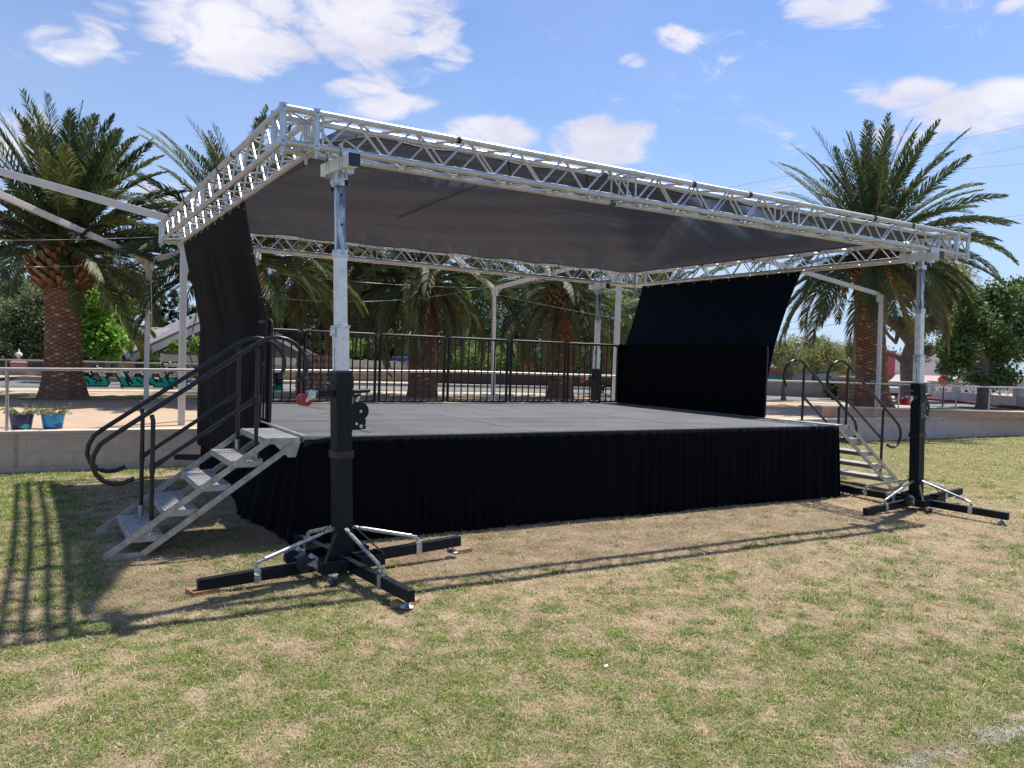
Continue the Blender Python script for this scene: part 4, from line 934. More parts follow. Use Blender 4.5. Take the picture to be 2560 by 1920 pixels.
# ============================================================ palms
LEAF = mat('palm_leaf', (1, 1, 1), .55, attr='Col', trans=.30, spec=.3)
def fronds(center, L_, n, seed, elo, ehi, green=1., bend=1.0, petiole=.12, leafl=.42, stiff=0, rim=.2):
    r_ = np.random.default_rng(seed); Vs = []; F4s = []; F3s = []; Cs = []; nb = 0
    ga = 2.39996
    for i in range(n):
        q = (i+.5)/n; e = lerp(ehi, elo, q**.85)+r_.normal(0, 5); az = i*ga+r_.normal(0, .12)
        Ln = L_*r_.uniform(.85, 1.1)*(1 if e > 0 else .92)
        M = 30; s = np.linspace(0, 1, M); er = R(e); drop = bend*(R(26)+R(44)*r_.random()+(R(12) if e < 30 else 0))*(1.15-max(0, e)/110)
        el = er-drop*s**1.7
        ca, sa = math.cos(az), math.sin(az); step = Ln/(M-1)
        twist = r_.normal(0, .12)
        H = np.concatenate([[0], np.cumsum(np.cos(el[:-1])*step)]); Zz = np.concatenate([[0], np.cumsum(np.sin(el[:-1])*step)])
        H = H+rim*math.cos(er)
        azs = az+twist*s
        pts = np.stack([center[0]+H*np.cos(azs), center[1]+H*np.sin(azs), center[2]+Zz+(q-.5)*-.25+rim*.6*math.sin(er)], -1)
        T = np.gradient(pts, axis=0); T /= np.linalg.norm(T, axis=1)[:, None]
        side = np.cross(T, [0, 0, 1.]); nrm = np.linalg.norm(side, axis=1)[:, None]; side = side/np.maximum(nrm, 1e-3)
        rl = r_.normal(0, .22); up = np.cross(side, T); side, up = side*math.cos(rl)+up*math.sin(rl), up*math.cos(rl)-side*math.sin(rl)
        # rachis: flat tapered strip, 3-sided
        w = lerp(.045, .006, s)[:, None]*(1.+.9*np.exp(-s*12))[:, None]
        a = pts+side*w; b = pts-side*w; c = pts-up*w*.8
        V = np.stack([a, b, c], 1).reshape(-1, 3); ii = np.arange(M-1)[:, None]*3
        F = np.concatenate([ii+np.array([[0, 1, 4, 3]]), ii+np.array([[1, 2, 5, 4]]), ii+np.array([[2, 0, 3, 5]])])
        rc = np.array([.30, .30, .13])*r_.uniform(.7, 1.1) if e > -15 else np.array([.26, .19, .10])
        Vs.append(V); F4s.append(F+nb); Cs.append(np.tile(rc, (len(V), 1))); nb += len(V)
        nl = 80; sl = np.linspace(petiole, .995, nl); yy = (1 if e > -32 else 0)
        age = (1-q); base = np.array([.078, .108, .045])*lerp(.75, 1.25, r_.random())
        if r_.random() < .14: base = base*np.array([1.8, 1.55, 1.1])
        if e < -20: base = lerp(base, np.array([.22, .19, .08]), .6)
        if green < 1: base = lerp(np.array([.20, .14, .07]), base, green)
        for sg in (-1, 1):
            k = sl*(M-1)+r_.normal(0, .2, nl); k = np.clip(k, 0, M-1.001); i0 = k.astype(int); fr = (k-i0)[:, None]
            P = pts[i0]*(1-fr)+pts[i0+1]*fr; t_ = T[i0]; sd = side[i0]*sg; u_ = up[i0]
            ll = leafl*np.clip(np.sin(PI*np.clip((sl-petiole)/(1-petiole)*.86+.12, 0, 1))**.55, .18, 1)*r_.uniform(.85, 1.1, nl)
            fa = R(50)-R(22)*sl+r_.normal(0, .06, nl)     # angle from the rachis
            vu = .35+r_.normal(0, .12, nl)
            D = t_*np.cos(fa)[:, None]+(sd*np.cos(vu)[:, None]+u_*np.sin(vu)[:, None])*np.sin(fa)[:, None]
            W_ = np.cross(D, np.cross(sd, t_)*1.); W_ = np.cross(D, u_); W_ /= np.linalg.norm(W_, axis=1)[:, None]
            W_ = W_*.75+u_*.45
            wd = .019
            mid = P+D*ll[:, None]*.55; tip = mid+D*ll[:, None]*.45+np.array([0, 0, -1.])*(ll*(.13+.12*r_.random(nl)))[:, None]*(1-stiff)
            V = np.stack([P-W_*wd*.6, P+W_*wd*.6, mid+W_*wd, mid-W_*wd, tip], 1).reshape(-1, 3); b_ = np.arange(nl)[:, None]*5+nb
            F4s.append(b_+np.array([[0, 1, 2, 3]])); F3s.append(b_+np.array([[3, 2, 4]]))
            c = base*(.75+.5*r_.random(nl))[:, None]; c = np.repeat(c, 5, 0); c[4::5] *= np.array([1.25, 1.1, .9])
            Vs.append(V); Cs.append(c); nb += len(V)
    return np.concatenate(Vs), np.concatenate(F3s), np.concatenate(F4s), np.concatenate(Cs)
BARK = mat('palm_trunk', (1, 1, 1), .9, attr='Col', ns=30, na=.35, bump=.6, bs=35, spec=.15)
def palm_trunk(base, top, r0, rm, rt, root, seed, flare=.55):
    n, m_ = 110, int(64*(top[2]-base[2])); V = []; C = []
    r_ = np.random.default_rng(seed); H = top[2]-base[2]
    th = np.linspace(0, 2*PI, n, endpoint=False)
    for j in range(m_):
        k = j/(m_-1); z = base[2]+H*k
        cx, cy = lerp(base[0], top[0], k), lerp(base[1], top[1], k)
        r = rm+(r0-rm)*math.exp(-(z-base[2])/(flare))+(rt-rm)*smooth(.72, 1, k)
        u = th*11/(2*PI)+.18*np.sin(z*5+th); w = z/.052+.5*(vnoise(th*3, np.full(n, z*4), 1., seed+5)-.5)+.25*np.sin(th*2+z*1.1)+.15*np.sin(th*3+1)
        p, q = u+w*.5, u-w*.5; fp, fq = p-np.floor(p), q-np.floor(q)
        e = np.minimum(np.minimum(fp, 1-fp), np.minimum(fq, 1-fq))*2; e = np.clip(e*1.5, 0, 1)
        cell = (np.sin(np.floor(p)*12.9898+np.floor(q)*78.233)*43758.5453); cell = cell-np.floor(cell)
        low = math.exp(-((z-base[2])/.42)**2)
        bump_ = (e**.7*.028)*(1-.75*low)+low*.07*np.sin(th*5+2)*np.sin(th*3)+.012*vnoise(th*6, np.full(n, z*9), 1., seed)
        rr = r+bump_
        # a scar's lower lip sticks out
        V.append(np.stack([cx+rr*np.cos(th), cy+rr*np.sin(th), np.full(n, z)-.016*e], -1))
        gcol = np.array([.16, .070, .042]); tan = np.array([.44, .265, .18])*1.0; tan2 = np.array([.72, .50, .32])
        f = e[:, None]; tn = np.where(cell[:, None] > .86, tan2, tan*(.65+.5*cell[:, None]))
        c = gcol*(1-f)+tn*f; c = c*(1-low*.6)+np.array([.21, .135, .095])*low*.6
        C.append(c)
    V = np.concatenate(V); C = np.concatenate(C); idx = np.arange(n*m_).reshape(m_, n); nx_ = np.roll(idx, -1, axis=1)
    F4 = np.stack([idx[:-1], nx_[:-1], nx_[1:], idx[1:]], -1).reshape(-1, 4)
    return npmesh('trunk', V, None, F4, BARK, root, True, C)
def boots(center, r, h, root, seed, n=150):
    # the bulge of cut frond bases under the crown
    r_ = np.random.default_rng(seed); mb = MB(); V = []; F = []; C = []
    for i in range(n):
        q = i/n; z = center[2]-h*.5+h*q; az = i*2.39996; rr = r*(.72+.42*math.sin(PI*min(1, q*.9+.12))**.8)
        e = R(lerp(28, 58, q)); ln = .10+.05*r_.random(); d = Vector((math.cos(az)*math.cos(e), math.sin(az)*math.cos(e), math.sin(e)))
        p = Vector((center[0]+math.cos(az)*rr*.72, center[1]+math.sin(az)*rr*.72, z)); s = Vector((-math.sin(az), math.cos(az), 0)); u = d.cross(s)*-1
        b = len(V); w0, w1 = .10, .045+.02*r_.random(); t0, t1 = .05, .02
        e1 = p+d*(ln+rr*.35)
        for a_, ww, tt_ in ((p, w0, t0), (e1, w1, t1)):
            V += [tuple(a_-s*ww-u*tt_), tuple(a_+s*ww-u*tt_), tuple(a_+s*ww*.7+u*tt_), tuple(a_-s*ww*.7+u*tt_)]
        F += [(b, b+1, b+5, b+4), (b+1, b+2, b+6, b+5), (b+2, b+3, b+7, b+6), (b+3, b, b+4, b+7), (b+4, b+5, b+6, b+7)]
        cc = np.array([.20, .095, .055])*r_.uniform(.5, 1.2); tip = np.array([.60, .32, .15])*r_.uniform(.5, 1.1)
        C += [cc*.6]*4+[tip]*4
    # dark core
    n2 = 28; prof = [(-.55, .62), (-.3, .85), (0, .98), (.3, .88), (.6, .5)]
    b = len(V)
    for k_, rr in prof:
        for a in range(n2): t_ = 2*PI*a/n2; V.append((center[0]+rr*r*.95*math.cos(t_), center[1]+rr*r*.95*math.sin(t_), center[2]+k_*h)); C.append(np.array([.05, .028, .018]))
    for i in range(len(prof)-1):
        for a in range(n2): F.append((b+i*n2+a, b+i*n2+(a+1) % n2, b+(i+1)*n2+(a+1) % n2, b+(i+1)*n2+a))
    return npmesh('frond_stubs', np.array(V), None, np.array(F), BARK, root, False, np.array(C))
def palm(base, top, r0, rm, rt, L_, n, seed, lab, elo=-42, ehi=86, boot=(.48, .9), leafl=.42, bend=1., dates=False, grp='date palms round the plaza', green=1.):
    root = thing('date_palm', base, lab, 'palm tree', grp)
    palm_trunk(base, top, r0, rm, rt, root, seed)
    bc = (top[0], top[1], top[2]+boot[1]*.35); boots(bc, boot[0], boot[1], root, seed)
    cc = (top[0], top[1], top[2]+boot[1]*.85)
    V, F3, F4, C = fronds(cc, L_, int(n*1.15), seed, elo, ehi, leafl=leafl*1.12, bend=bend, green=green, rim=boot[0]*.55)
    npmesh('crown', V, F3, F4, LEAF, root, False, C)
    if dates:
        mb = MB(); r_ = random.Random(seed)
        for i in range(60):
            a = r_.uniform(0, 2*PI); p = Vector((cc[0]-.15, cc[1]-.2, cc[2]+.2)); q = p+Vector((math.cos(a)*.25, math.sin(a)*.25, 2.1+r_.uniform(-.3, .3))); m_ = p.lerp(q, .6)+Vector((math.cos(a)*.12, math.sin(a)*.12, 0)); mb.tube([p, m_, q], .014, 4)
        mb.build('date_stalks', mat('date_stalk', (.40, .13, .04), .7, ns=10, na=.3), root)
    return root
b = atz(137, 860, PZ); palm((b[0], b[1], PZ), (b[0]-.05, b[1], 3.15), .58, .345, .40, 3.2, 95, 21, 'big date palm with a thick scarred trunk at the left edge of the plaza', boot=(.60, 1.0), leafl=.50, elo=-12, bend=.78)
palm((2.75, 14.3, PZ), (2.5, 14.3, 3.35), .5, .30, .34, 3.35, 85, 23, 'date palm whose trunk stands just right of the left black curtain', boot=(.45, .9), leafl=.45, elo=-18, bend=.85)
b = atz(912, 858, PZ); palm((b[0], b[1], PZ), (b[0]-.02, b[1], 3.3), .46, .36, .42, 3.4, 80, 25, 'date palm seen through the back guard panels left of the middle white post', boot=(.52, 1.0), elo=-48, bend=1.1)
b = atz(1210, 860, PZ); palm((b[0], b[1], PZ), (b[0]-.1, b[1], 3.2), .44, .34, .44, 3.4, 78, 27, 'date palm seen through the back guard panels right of the middle white post', boot=(.5, 1.0), elo=-50, bend=1.1)
b = atz(1885, 885, PZ); palm((b[0], b[1], PZ), (b[0]-.55, b[1], 4.85), .72, .44, .46, 4.0, 120, 29, 'tall date palm with a huge crown at the right end of the plaza', boot=(.55, .9), leafl=.50, elo=-36, bend=.85, dates=True)
palm((19.6, 17.5, PZ), (19.4, 17.5, 3.3), .5, .30, .34, 3.4, 60, 31, 'date palm partly hidden behind the tall right one', elo=-65)
palm((6.3, 18.0, PZ), (6.2, 18.0, 4.3), .5, .33, .4, 3.4, 70, 37, 'date palm behind the back truss between two nearer palms', elo=-60)
palm((-6.6, 17.8, PZ), (-6.7, 17.8, 3.6), .5, .33, .4, 3.3, 60, 39, 'date palm just beyond the left edge of the plaza', elo=-40)
# ============================================================ broadleaf trees
TBARK = mat('tree_bark', (.17, .135, .11), .9, ns=8, na=.4, bump=.5, bs=20)
TBARKD = mat('dark_bark', (.09, .07, .055), .9, ns=8, na=.4)
def leafcloud(blobs, n, size, seed, col, var=.35, clump=.22, asp=.5):
    r_ = np.random.default_rng(seed); B = np.array(blobs); vol = B[:, 3]*B[:, 4]*B[:, 5]; pr = vol**.8/np.sum(vol**.8)
    per = 34; nc = max(8, n//per); bi = r_.choice(len(B), nc, p=pr)
    d = r_.normal(size=(nc, 3)); d /= np.linalg.norm(d, axis=1)[:, None]; rad = r_.random(nc)**.42
    c = B[bi, :3]+d*rad[:, None]*B[bi, 3:6]
    ctint = 1+var*(r_.random(nc)-.5)*1.6
    cs_ = clump*(.6+.8*r_.random(nc))*np.cbrt(vol[bi])
    k = np.repeat(np.arange(nc), per); P = c[k]+r_.normal(size=(len(k), 3))*cs_[k][:, None]*np.array([1, 1, .7])
    nn = r_.normal(size=(len(k), 3)); nn[:, 2] = np.abs(nn[:, 2])*.9+.2; nn /= np.linalg.norm(nn, axis=1)[:, None]
    a = np.cross(nn, r_.normal(size=(len(k), 3))); a /= np.linalg.norm(a, axis=1)[:, None]; b = np.cross(nn, a)
    sz = size*(.6+.8*r_.random(len(k)))[:, None]
    V = np.stack([P-a*sz*.5, P+b*sz*asp*.5, P+a*sz*.5-nn*sz*.12, P-b*sz*asp*.5], 1).reshape(-1, 3); F4 = np.arange(len(k)*4).reshape(-1, 4)
    C = np.array(col)*ctint[k][:, None]*(1+.4*(r_.random(len(k))-.5))[:, None]; C[:, 0] *= 1+.3*(r_.random(len(k))-.5)
    return V, F4, np.repeat(np.clip(C, .005, 1), 4, 0)
def tree(base, blobs, n, size, col, lab, seed, tr=.16, name='tree', cat='tree', group='trees behind the plaza', bark=None, limbs=None, trunkh=None, asp=.5, clump=.22):
    root = thing(name, base, lab, cat, group); r_ = random.Random(seed); b = Vector(base); bark = bark or TBARKD
    mb = MB(); th = trunkh or max(.3, min(x[2]-x[5]*.6 for x in blobs)-b.z); fork = b+Vector((0, 0, th))
    mb.tube([b, b+Vector((0, 0, .12)), b.lerp(fork, .5)+Vector((r_.uniform(-.08, .08), 0, 0)), fork], [tr*1.6, tr*1.15, tr, tr*.8], 10)
    for x in (limbs if limbs is not None else blobs):
        e = Vector(x[:3]); m_ = fork.lerp(e, .5)+Vector((r_.uniform(-.2, .2), r_.uniform(-.2, .2), -.1*(e-fork).length)); mb.tube([fork-Vector((0, 0, .1)), m_, e], [tr*.55, tr*.3, tr*.08], 7)
        for _ in range(3): e2 = e+Vector((r_.uniform(-1, 1)*x[3]*.7 if len(x) > 3 else r_.uniform(-.5, .5), r_.uniform(-.5, .5), r_.uniform(-.2, .8)*(x[5] if len(x) > 3 else .5))); mb.tube([m_.lerp(e, .4), e2], [tr*.2, tr*.05], 5)
    mb.build('trunk', bark, root, True)
    V, F4, C = leafcloud(blobs, n, size, seed, col, clump=clump, asp=asp)
    npmesh('crown', V, None, F4, mat('tree_leaf', (1, 1, 1), .55, attr='Col', trans=.42, spec=.4), root, False, C)
    return root
def bl(u, v, y, ru, rv, dp=1.0):       # blob from overview position and radii at depth y
    P = aty(u, v, y); s = mpp(P); return (P[0], P[1], P[2], ru*s, max(ru, rv)*s*.8*dp, rv*s)
def gnd(u, y):
    P = aty(u, 800, y); return (P[0], y, PZ)
GB = (.20, .36, .05); GM = (.085, .14, .035); GD = (.035, .070, .03); GO = (.19, .22, .10); GOL = (.23, .25, .08); GY = (.26, .32, .07)
tree(gnd(178, 24), [bl(205, 660, 24, 32, 50), bl(185, 720, 24, 55, 42), bl(225, 735, 24, 38, 38), bl(140, 735, 24.3, 30, 30), bl(190, 640, 24, 25, 30)], 16000, .13, GB, 'bright green leafy tree right behind the left palm trunk', 41, .09, asp=.8)
tree(gnd(60, 29), [bl(70, 700, 29, 60, 50), bl(30, 690, 29, 50, 45), bl(100, 650, 29, 45, 45), bl(55, 750, 29, 70, 28), bl(120, 740, 29, 50, 45)], 18000, .12, GO, 'grey green bushy tree at the left edge behind the chain link fence', 42)
tree(gnd(10, 33), [bl(20, 650, 33, 60, 45), bl(70, 630, 33, 50, 30), bl(-30, 690, 33, 60, 50)], 9000, .15, (.10, .14, .08), 'dusky feathery tree at the far left edge', 43)
tree(gnd(270, 31), [bl(250, 640, 31, 60, 60), bl(300, 620, 31, 50, 50), bl(235, 590, 31, 40, 40), bl(270, 740, 31, 60, 60), bl(200, 780, 31, 60, 30)], 18000, .12, (.12, .14, .06), 'dull green tree filling the gap between the left palm and the thinner white post', 44)
for i, (u, vt, vb, w) in enumerate([(352, 640, 770, 16), (375, 625, 770, 17), (398, 650, 770, 15), (418, 665, 770, 14), (335, 660, 770, 12)]):
    base = gnd(u, 44); bls = []
    for q in range(6): k = q/5; bls.append(bl(u, lerp(vt+12, vb-12, k), 44, w*(.45+.6*k), (vb-vt)/9))
    tree(base, bls, 3600, .14, (.012, .028, .018), 'dark conifer behind the grey house roof, %s from the left' % ('second', 'third', 'fourth', 'fifth', 'first')[i], 50+i, .1, name='conifer', group='dark conifers behind the grey house', limbs=[])
# slender palms in the garden
def small_palm(u, ubase, vtop, y, L_, n, seed, lab):
    B = gnd(ubase, y); T = aty(u, vtop, y); root = thing('garden_palm', B, lab, 'palm tree', 'slender garden palms')
    MB().tube([B, Vector(B).lerp(Vector(T), .5)+Vector((.05, 0, 0)), T], [.11, .075, .06], 10).build('trunk', mat('smooth_palm_bark', (.30, .27, .24), .8, ns=6, na=.3), root, True)
    V, F3, F4, C = fronds(tuple(T), L_, n, seed, -35, 80, leafl=.38, bend=1.25, rim=.05); C = C*np.array([1.5, 1.7, 1.2]); npmesh('crown', V, F3, F4, LEAF, root, False, C)
small_palm(232, 231, 672, 26, 1.9, 16, 61, 'slender garden palm with a pale trunk, left of the thinner white post')
small_palm(264, 250, 715, 26.5, 1.7, 18, 62, 'short leaning garden palm beside the taller slender one')
small_palm(30, 40, 640, 35, 2.4, 18, 63, 'feathery palm at the far left edge above the grey green tree')
# centre background
cb = [
 (620, 31, [(610, 690, 45, 60), (650, 650, 45, 40), (600, 620, 30, 30)], 11000, .14, (.05, .07, .03), 'olive tree right of the left black curtain'),
 (690, 34, [(690, 700, 55, 60), (720, 650, 40, 45), (660, 760, 55, 40), (730, 760, 50, 40)], 13000, .15, GD, 'very dark tree left of the left front mast'),
 (820, 33, [(800, 680, 60, 60), (850, 640, 45, 50), (830, 750, 60, 45), (780, 610, 40, 40), (860, 690, 35, 45)], 17000, .14, (.05, .09, .05), 'dark blue green tree behind the stage between the left front mast and the palm'),
 (975, 30, [(975, 700, 40, 45), (950, 760, 40, 40), (1000, 760, 45, 40), (985, 650, 30, 35)], 12000, .12, (.15, .24, .05), 'bright green tree right of the palm trunk behind the guard panels'),
 (1040, 34, [(1040, 680, 60, 60), (1060, 740, 50, 40), (1020, 620, 50, 40)], 11000, .15, GM, 'mid green tree behind the middle white post'),
 (1130, 35, [(1120, 690, 55, 60), (1160, 650, 50, 50), (1150, 740, 55, 45), (1110, 620, 45, 40)], 15000, .15, GD, 'dark tree between the middle white post and the next palm'),
 (1265, 33, [(1260, 690, 50, 70), (1240, 770, 40, 50), (1290, 750, 40, 50), (1255, 620, 45, 40)], 14000, .14, (.04, .075, .04), 'dark tree directly behind the far lifting tower'),
 (1335, 30, [(1330, 740, 40, 60), (1350, 690, 35, 50), (1310, 790, 40, 40), (1320, 650, 40, 40)], 15000, .11, (.22, .28, .06), 'yellow green tree beside the right black curtain'),
 (760, 36, [(740, 600, 60, 55), (800, 590, 50, 50), (690, 640, 40, 45)], 13000, .17, GM, 'tall mid green tree filling the gap under the back truss right of the left mast'),
 (1060, 37, [(1020, 600, 50, 45), (1080, 610, 50, 50)], 10000, .17, GD, 'tall dark tree top showing between two centre palm crowns'),
 (1190, 37, [(1180, 610, 50, 50), (1230, 640, 40, 50)], 10000, .16, (.09, .13, .045), 'tall green tree top left of the far lifting tower'),
 (1370, 34, [(1350, 640, 50, 45), (1400, 620, 50, 45)], 9000, .15, GO, 'grey green tree top above the far right stage corner'),
 (930, 38, [(910, 600, 60, 40), (870, 560, 50, 30), (800, 560, 60, 40)], 6000, .18, GM, 'distant tree whose top shows above the palm trunks')]
for u, y, bs2, n, sz, col, lab in cb: tree(gnd(u, y), [bl(*b_[:2], y, *b_[2:]) for b_ in bs2], n, sz, col, lab, 70+u % 37, .17)
# shrubs along the far wall
def shrub(u, y, bs2, n, sz, col, lab, seed, z=PZ):
    bls = [bl(*b_[:2], y, *b_[2:]) for b_ in bs2]; root = thing('shrub', gnd(u, y), lab, 'shrub', 'shrubs behind the far walls')
    mb = MB()
    for x in bls: mb.tube([(root.location.x, y, PZ), (x[0], x[1], x[2])], [.04, .012], 6)
    mb.build('stem', TBARKD, root); V, F4, C = leafcloud(bls, n, sz, seed, col, clump=.25, asp=.7); npmesh('leaves', V, None, F4, MATS['tree_leaf'], root, False, C)
shrub(745, 29, [(735, 748, 24, 20), (765, 752, 22, 18)], 3500, .10, (.28, .35, .06), 'light yellow green shrub above the far white fence', 81)
shrub(820, 29.5, [(800, 755, 30, 22), (840, 745, 30, 28), (865, 760, 22, 18)], 5500, .10, (.07, .12, .02), 'green shrub above the far white fence left of the palm trunk', 82)
shrub(1000, 26, [(975, 780, 30, 22), (1010, 775, 30, 24), (1045, 785, 26, 18)], 6500, .09, (.20, .28, .07), 'bushy green hedge plant behind the dark far wall, left part', 83)
shrub(1100, 26, [(1085, 780, 30, 22), (1110, 770, 25, 26), (1130, 785, 22, 16)], 5500, .09, (.17, .25, .06), 'bushy green hedge plant behind the dark far wall, right part', 84)
shrub(1142, 25.3, [(1138, 793, 8, 6), (1146, 790, 7, 5)], 260, .08, (.55, .02, .05), 'small red flowering bush above the dark far wall', 85)
shrub(430, 25.5, [(375, 748, 14, 14), (405, 752, 18, 14), (432, 742, 16, 16), (440, 762, 14, 12)], 2600, .10, (.22, .32, .06), 'light green vine in front of the grey house wall', 86)
shrub(330, 27.2, [(330, 790, 28, 18), (300, 800, 20, 10)], 2600, .10, (.09, .12, .03), 'green shrub below the grey house eave', 87)
shrub(320, 22.9, [(320, 822, 14, 9), (262, 806, 12, 14)], 900, .09, (.12, .18, .03), 'spiky light green plant behind the teal lettering', 88)
shrub(60, 27.5, [(40, 800, 40, 14), (90, 790, 30, 14), (10, 770, 25, 20)], 3800, .10, (.04, .06, .02), 'dark hedge along the top of the pink garden wall', 89)
shrub(1800, 15.2, [(1800, 838, 16, 24), (1822, 842, 12, 20), (1845, 838, 14, 22)], 3600, .10, (.04, .07, .018), 'dark green shrub between the stone pillar and the tall right palm', 90)
# right background trees
tree(gnd(1695, 14.8), [bl(1690, 760, 14.8, 45, 30), bl(1730, 750, 14.8, 40, 25), bl(1660, 770, 14.8, 35, 28), bl(1710, 790, 14.8, 40, 16)], 6500, .09, (.24, .27, .11), 'small tree with a forked trunk and thin olive leaves beside the right curtain', 91, .085, bark=TBARK, trunkh=.75)
tree(gnd(1760, 24), [bl(1745, 780, 24, 40, 32), bl(1790, 770, 24, 40, 34), bl(1770, 750, 24, 30, 24), bl(1820, 790, 24, 25, 22)], 12000, .11, GOL, 'rounded olive green tree behind the far low wall at the right', 92)
tree(gnd(1850, 26), [bl(1840, 770, 26, 40, 35), bl(1870, 740, 26, 35, 30)], 8000, .12, GOL, 'olive green tree behind the tall right palm trunk', 93)
lb = lambda u, v, y: tuple(aty(u, v, y))
a_ = atz(1972, 868, PZ); root = thing('twisted_tree', (a_[0], a_[1], PZ), 'old tree with a thick leaning trunk and twisted bare limbs behind the right mast', 'tree', 'trees behind the plaza')
mb = MB(); y_ = a_[1]
P = lambda u, v, dy=0: Vector(aty(u, v, y_+dy))
mb.tube([P(1968, 872), P(1966, 850), P(1964, 820), P(1962, 775), P(1972, 740)], [.75, .42, .36, .34, .28], 12)
for pth, r0 in (([P(1962, 790), P(1940, 772), P(1920, 765), P(1895, 750)], .16), ([P(1970, 745), P(1945, 715), P(1925, 700), P(1900, 680), P(1880, 668)], .22), ([P(1972, 742), P(1962, 700), P(1950, 660), P(1945, 620), P(1955, 590)], .18), ([P(1952, 705), P(1930, 690), P(1915, 685), P(1905, 680)], .12),
                ([P(1975, 740), P(2010, 690), P(2040, 650), P(2070, 620)], .2), ([P(1940, 720), P(1935, 740), P(1920, 725), P(1905, 700), P(1890, 690)], .11), ([P(1972, 730), P(1990, 660), P(2010, 600)], .15), ([P(2010, 690), P(2060, 700), P(2100, 720)], .1)):
    mb.tube(pth, [r0*(1-.8*i/(len(pth)-1)) for i in range(len(pth))], 8)
mb.build('trunk', mat('pale_bark', (.27, .20, .155), .9, ns=6, na=.35, bump=.5, bs=14), root, True)
V, F4, C = leafcloud([bl(1925, 620, y_, 50, 40), bl(1900, 670, y_, 40, 22), bl(1960, 600, y_, 50, 40), bl(2040, 610, y_, 50, 45), bl(2060, 680, y_, 40, 50), bl(1945, 700, y_, 40, 20), bl(2090, 640, y_, 30, 40), bl(1990, 760, y_, 30, 24), bl(2050, 740, y_, 30, 30), bl(2012, 690, y_, 34, 34), bl(2030, 640, y_, 36, 36), bl(2015, 560, y_, 34, 26), bl(2075, 600, y_, 30, 30)], 40000, .13, 95, (.27, .27, .12), clump=.2, asp=.35)
npmesh('crown', V, None, F4, MATS['tree_leaf'], root, False, C)
b_ = atz(2122, 882, PZ)
tree((b_[0], b_[1], PZ), [bl(2110, 700, b_[1], 48, 48), bl(2160, 660, b_[1], 40, 50), bl(2070, 760, b_[1], 45, 34), bl(2150, 750, b_[1], 55, 36), bl(2215, 740, b_[1], 45, 40), bl(2140, 815, b_[1], 65, 16), bl(2050, 800, b_[1], 26, 22), bl(2200, 640, b_[1], 30, 42), bl(2235, 690, b_[1], 40, 40), bl(2090, 650, b_[1], 26, 28)], 24000, .14, (.11, .18, .055), 'big dark green spreading tree at the right edge', 96, .2, trunkh=1.6, asp=.8, bark=TBARK)
def hedge(u0, u1, y0, y1, v0, v1, n, sz, col, lab, seed):
    bls = []; m_ = 14
    for i in range(m_):
        k = (i+.5)/m_; bls.append(bl(lerp(u0, u1, k), lerp(v0, v1, .5)+random.Random(i+seed).uniform(-6, 6), lerp(y0, y1, k), (u1-u0)/m_*.75, (v1-v0)/2))
    root = thing('hedge', gnd((u0+u1)/2, (y0+y1)/2), lab, 'hedge', 'hedges beyond the road'); V, F4, C = leafcloud(bls, n, sz, seed, col, clump=.25, asp=.7); npmesh('leaves', V, None, F4, MATS['tree_leaf'], root, False, C)
    mb = MB()
    for x in bls: mb.tube([(x[0], x[1], PZ), (x[0], x[1], x[2])], [.05, .02], 6)
    mb.build('stem', TBARKD, root)
hedge(590, 920, 31, 31, 735, 800, 15000, .13, (.035, .06, .02), 'dark hedge above the pale panel fence behind the left guard panels', 201)
hedge(900, 1400, 29, 27, 745, 835, 26000, .12, (.075, .125, .04), 'deep green hedge mass behind the dark brown fence', 202)
hedge(-20, 330, 31, 31, 750, 815, 16000, .12, (.035, .055, .02), 'dark hedge behind the pink garden wall', 203)
# distant filler trees on the skyline
fr = [(-60, 60, 700), (480, 52, 690), (560, 50, 680), (760, 56, 660), (1010, 55, 680), (1200, 56, 670), (1420, 52, 700), (1560, 52, 735), (1640, 56, 760), (1900, 70, 778), (1990, 62, 770), (2120, 75, 770), (2230, 60, 700), (2420, 60, 740), (2650, 60, 740), (2900, 60, 740)]
for i, (u, y, v) in enumerate(fr):
    y = max(16, min(y, 30+ (2300-u)*.02)) if u > 1500 else y
    s_ = random.Random(i)
    bls = [bl(u+s_.uniform(-40, 40), v+20+s_.uniform(-20, 30), y, s_.uniform(35, 60), s_.uniform(26, 44)) for _ in range(5)]+[bl(u, v+60, y, 70, 30)]
    ft = tree(gnd(u, y), bls, 7500, .22, (.04+.02*s_.random(), .065+.02*s_.random(), .025), None, 120+i, .2, group='distant trees on the skyline')
    ft['label'] = 'distant skyline tree, %s of sixteen, counted from the left of the skyline row' % ('first', 'second', 'third', 'fourth', 'fifth', 'sixth', 'seventh', 'eighth', 'ninth', 'tenth', 'eleventh', 'twelfth', 'thirteenth', 'fourteenth', 'fifteenth', 'sixteenth')[i]
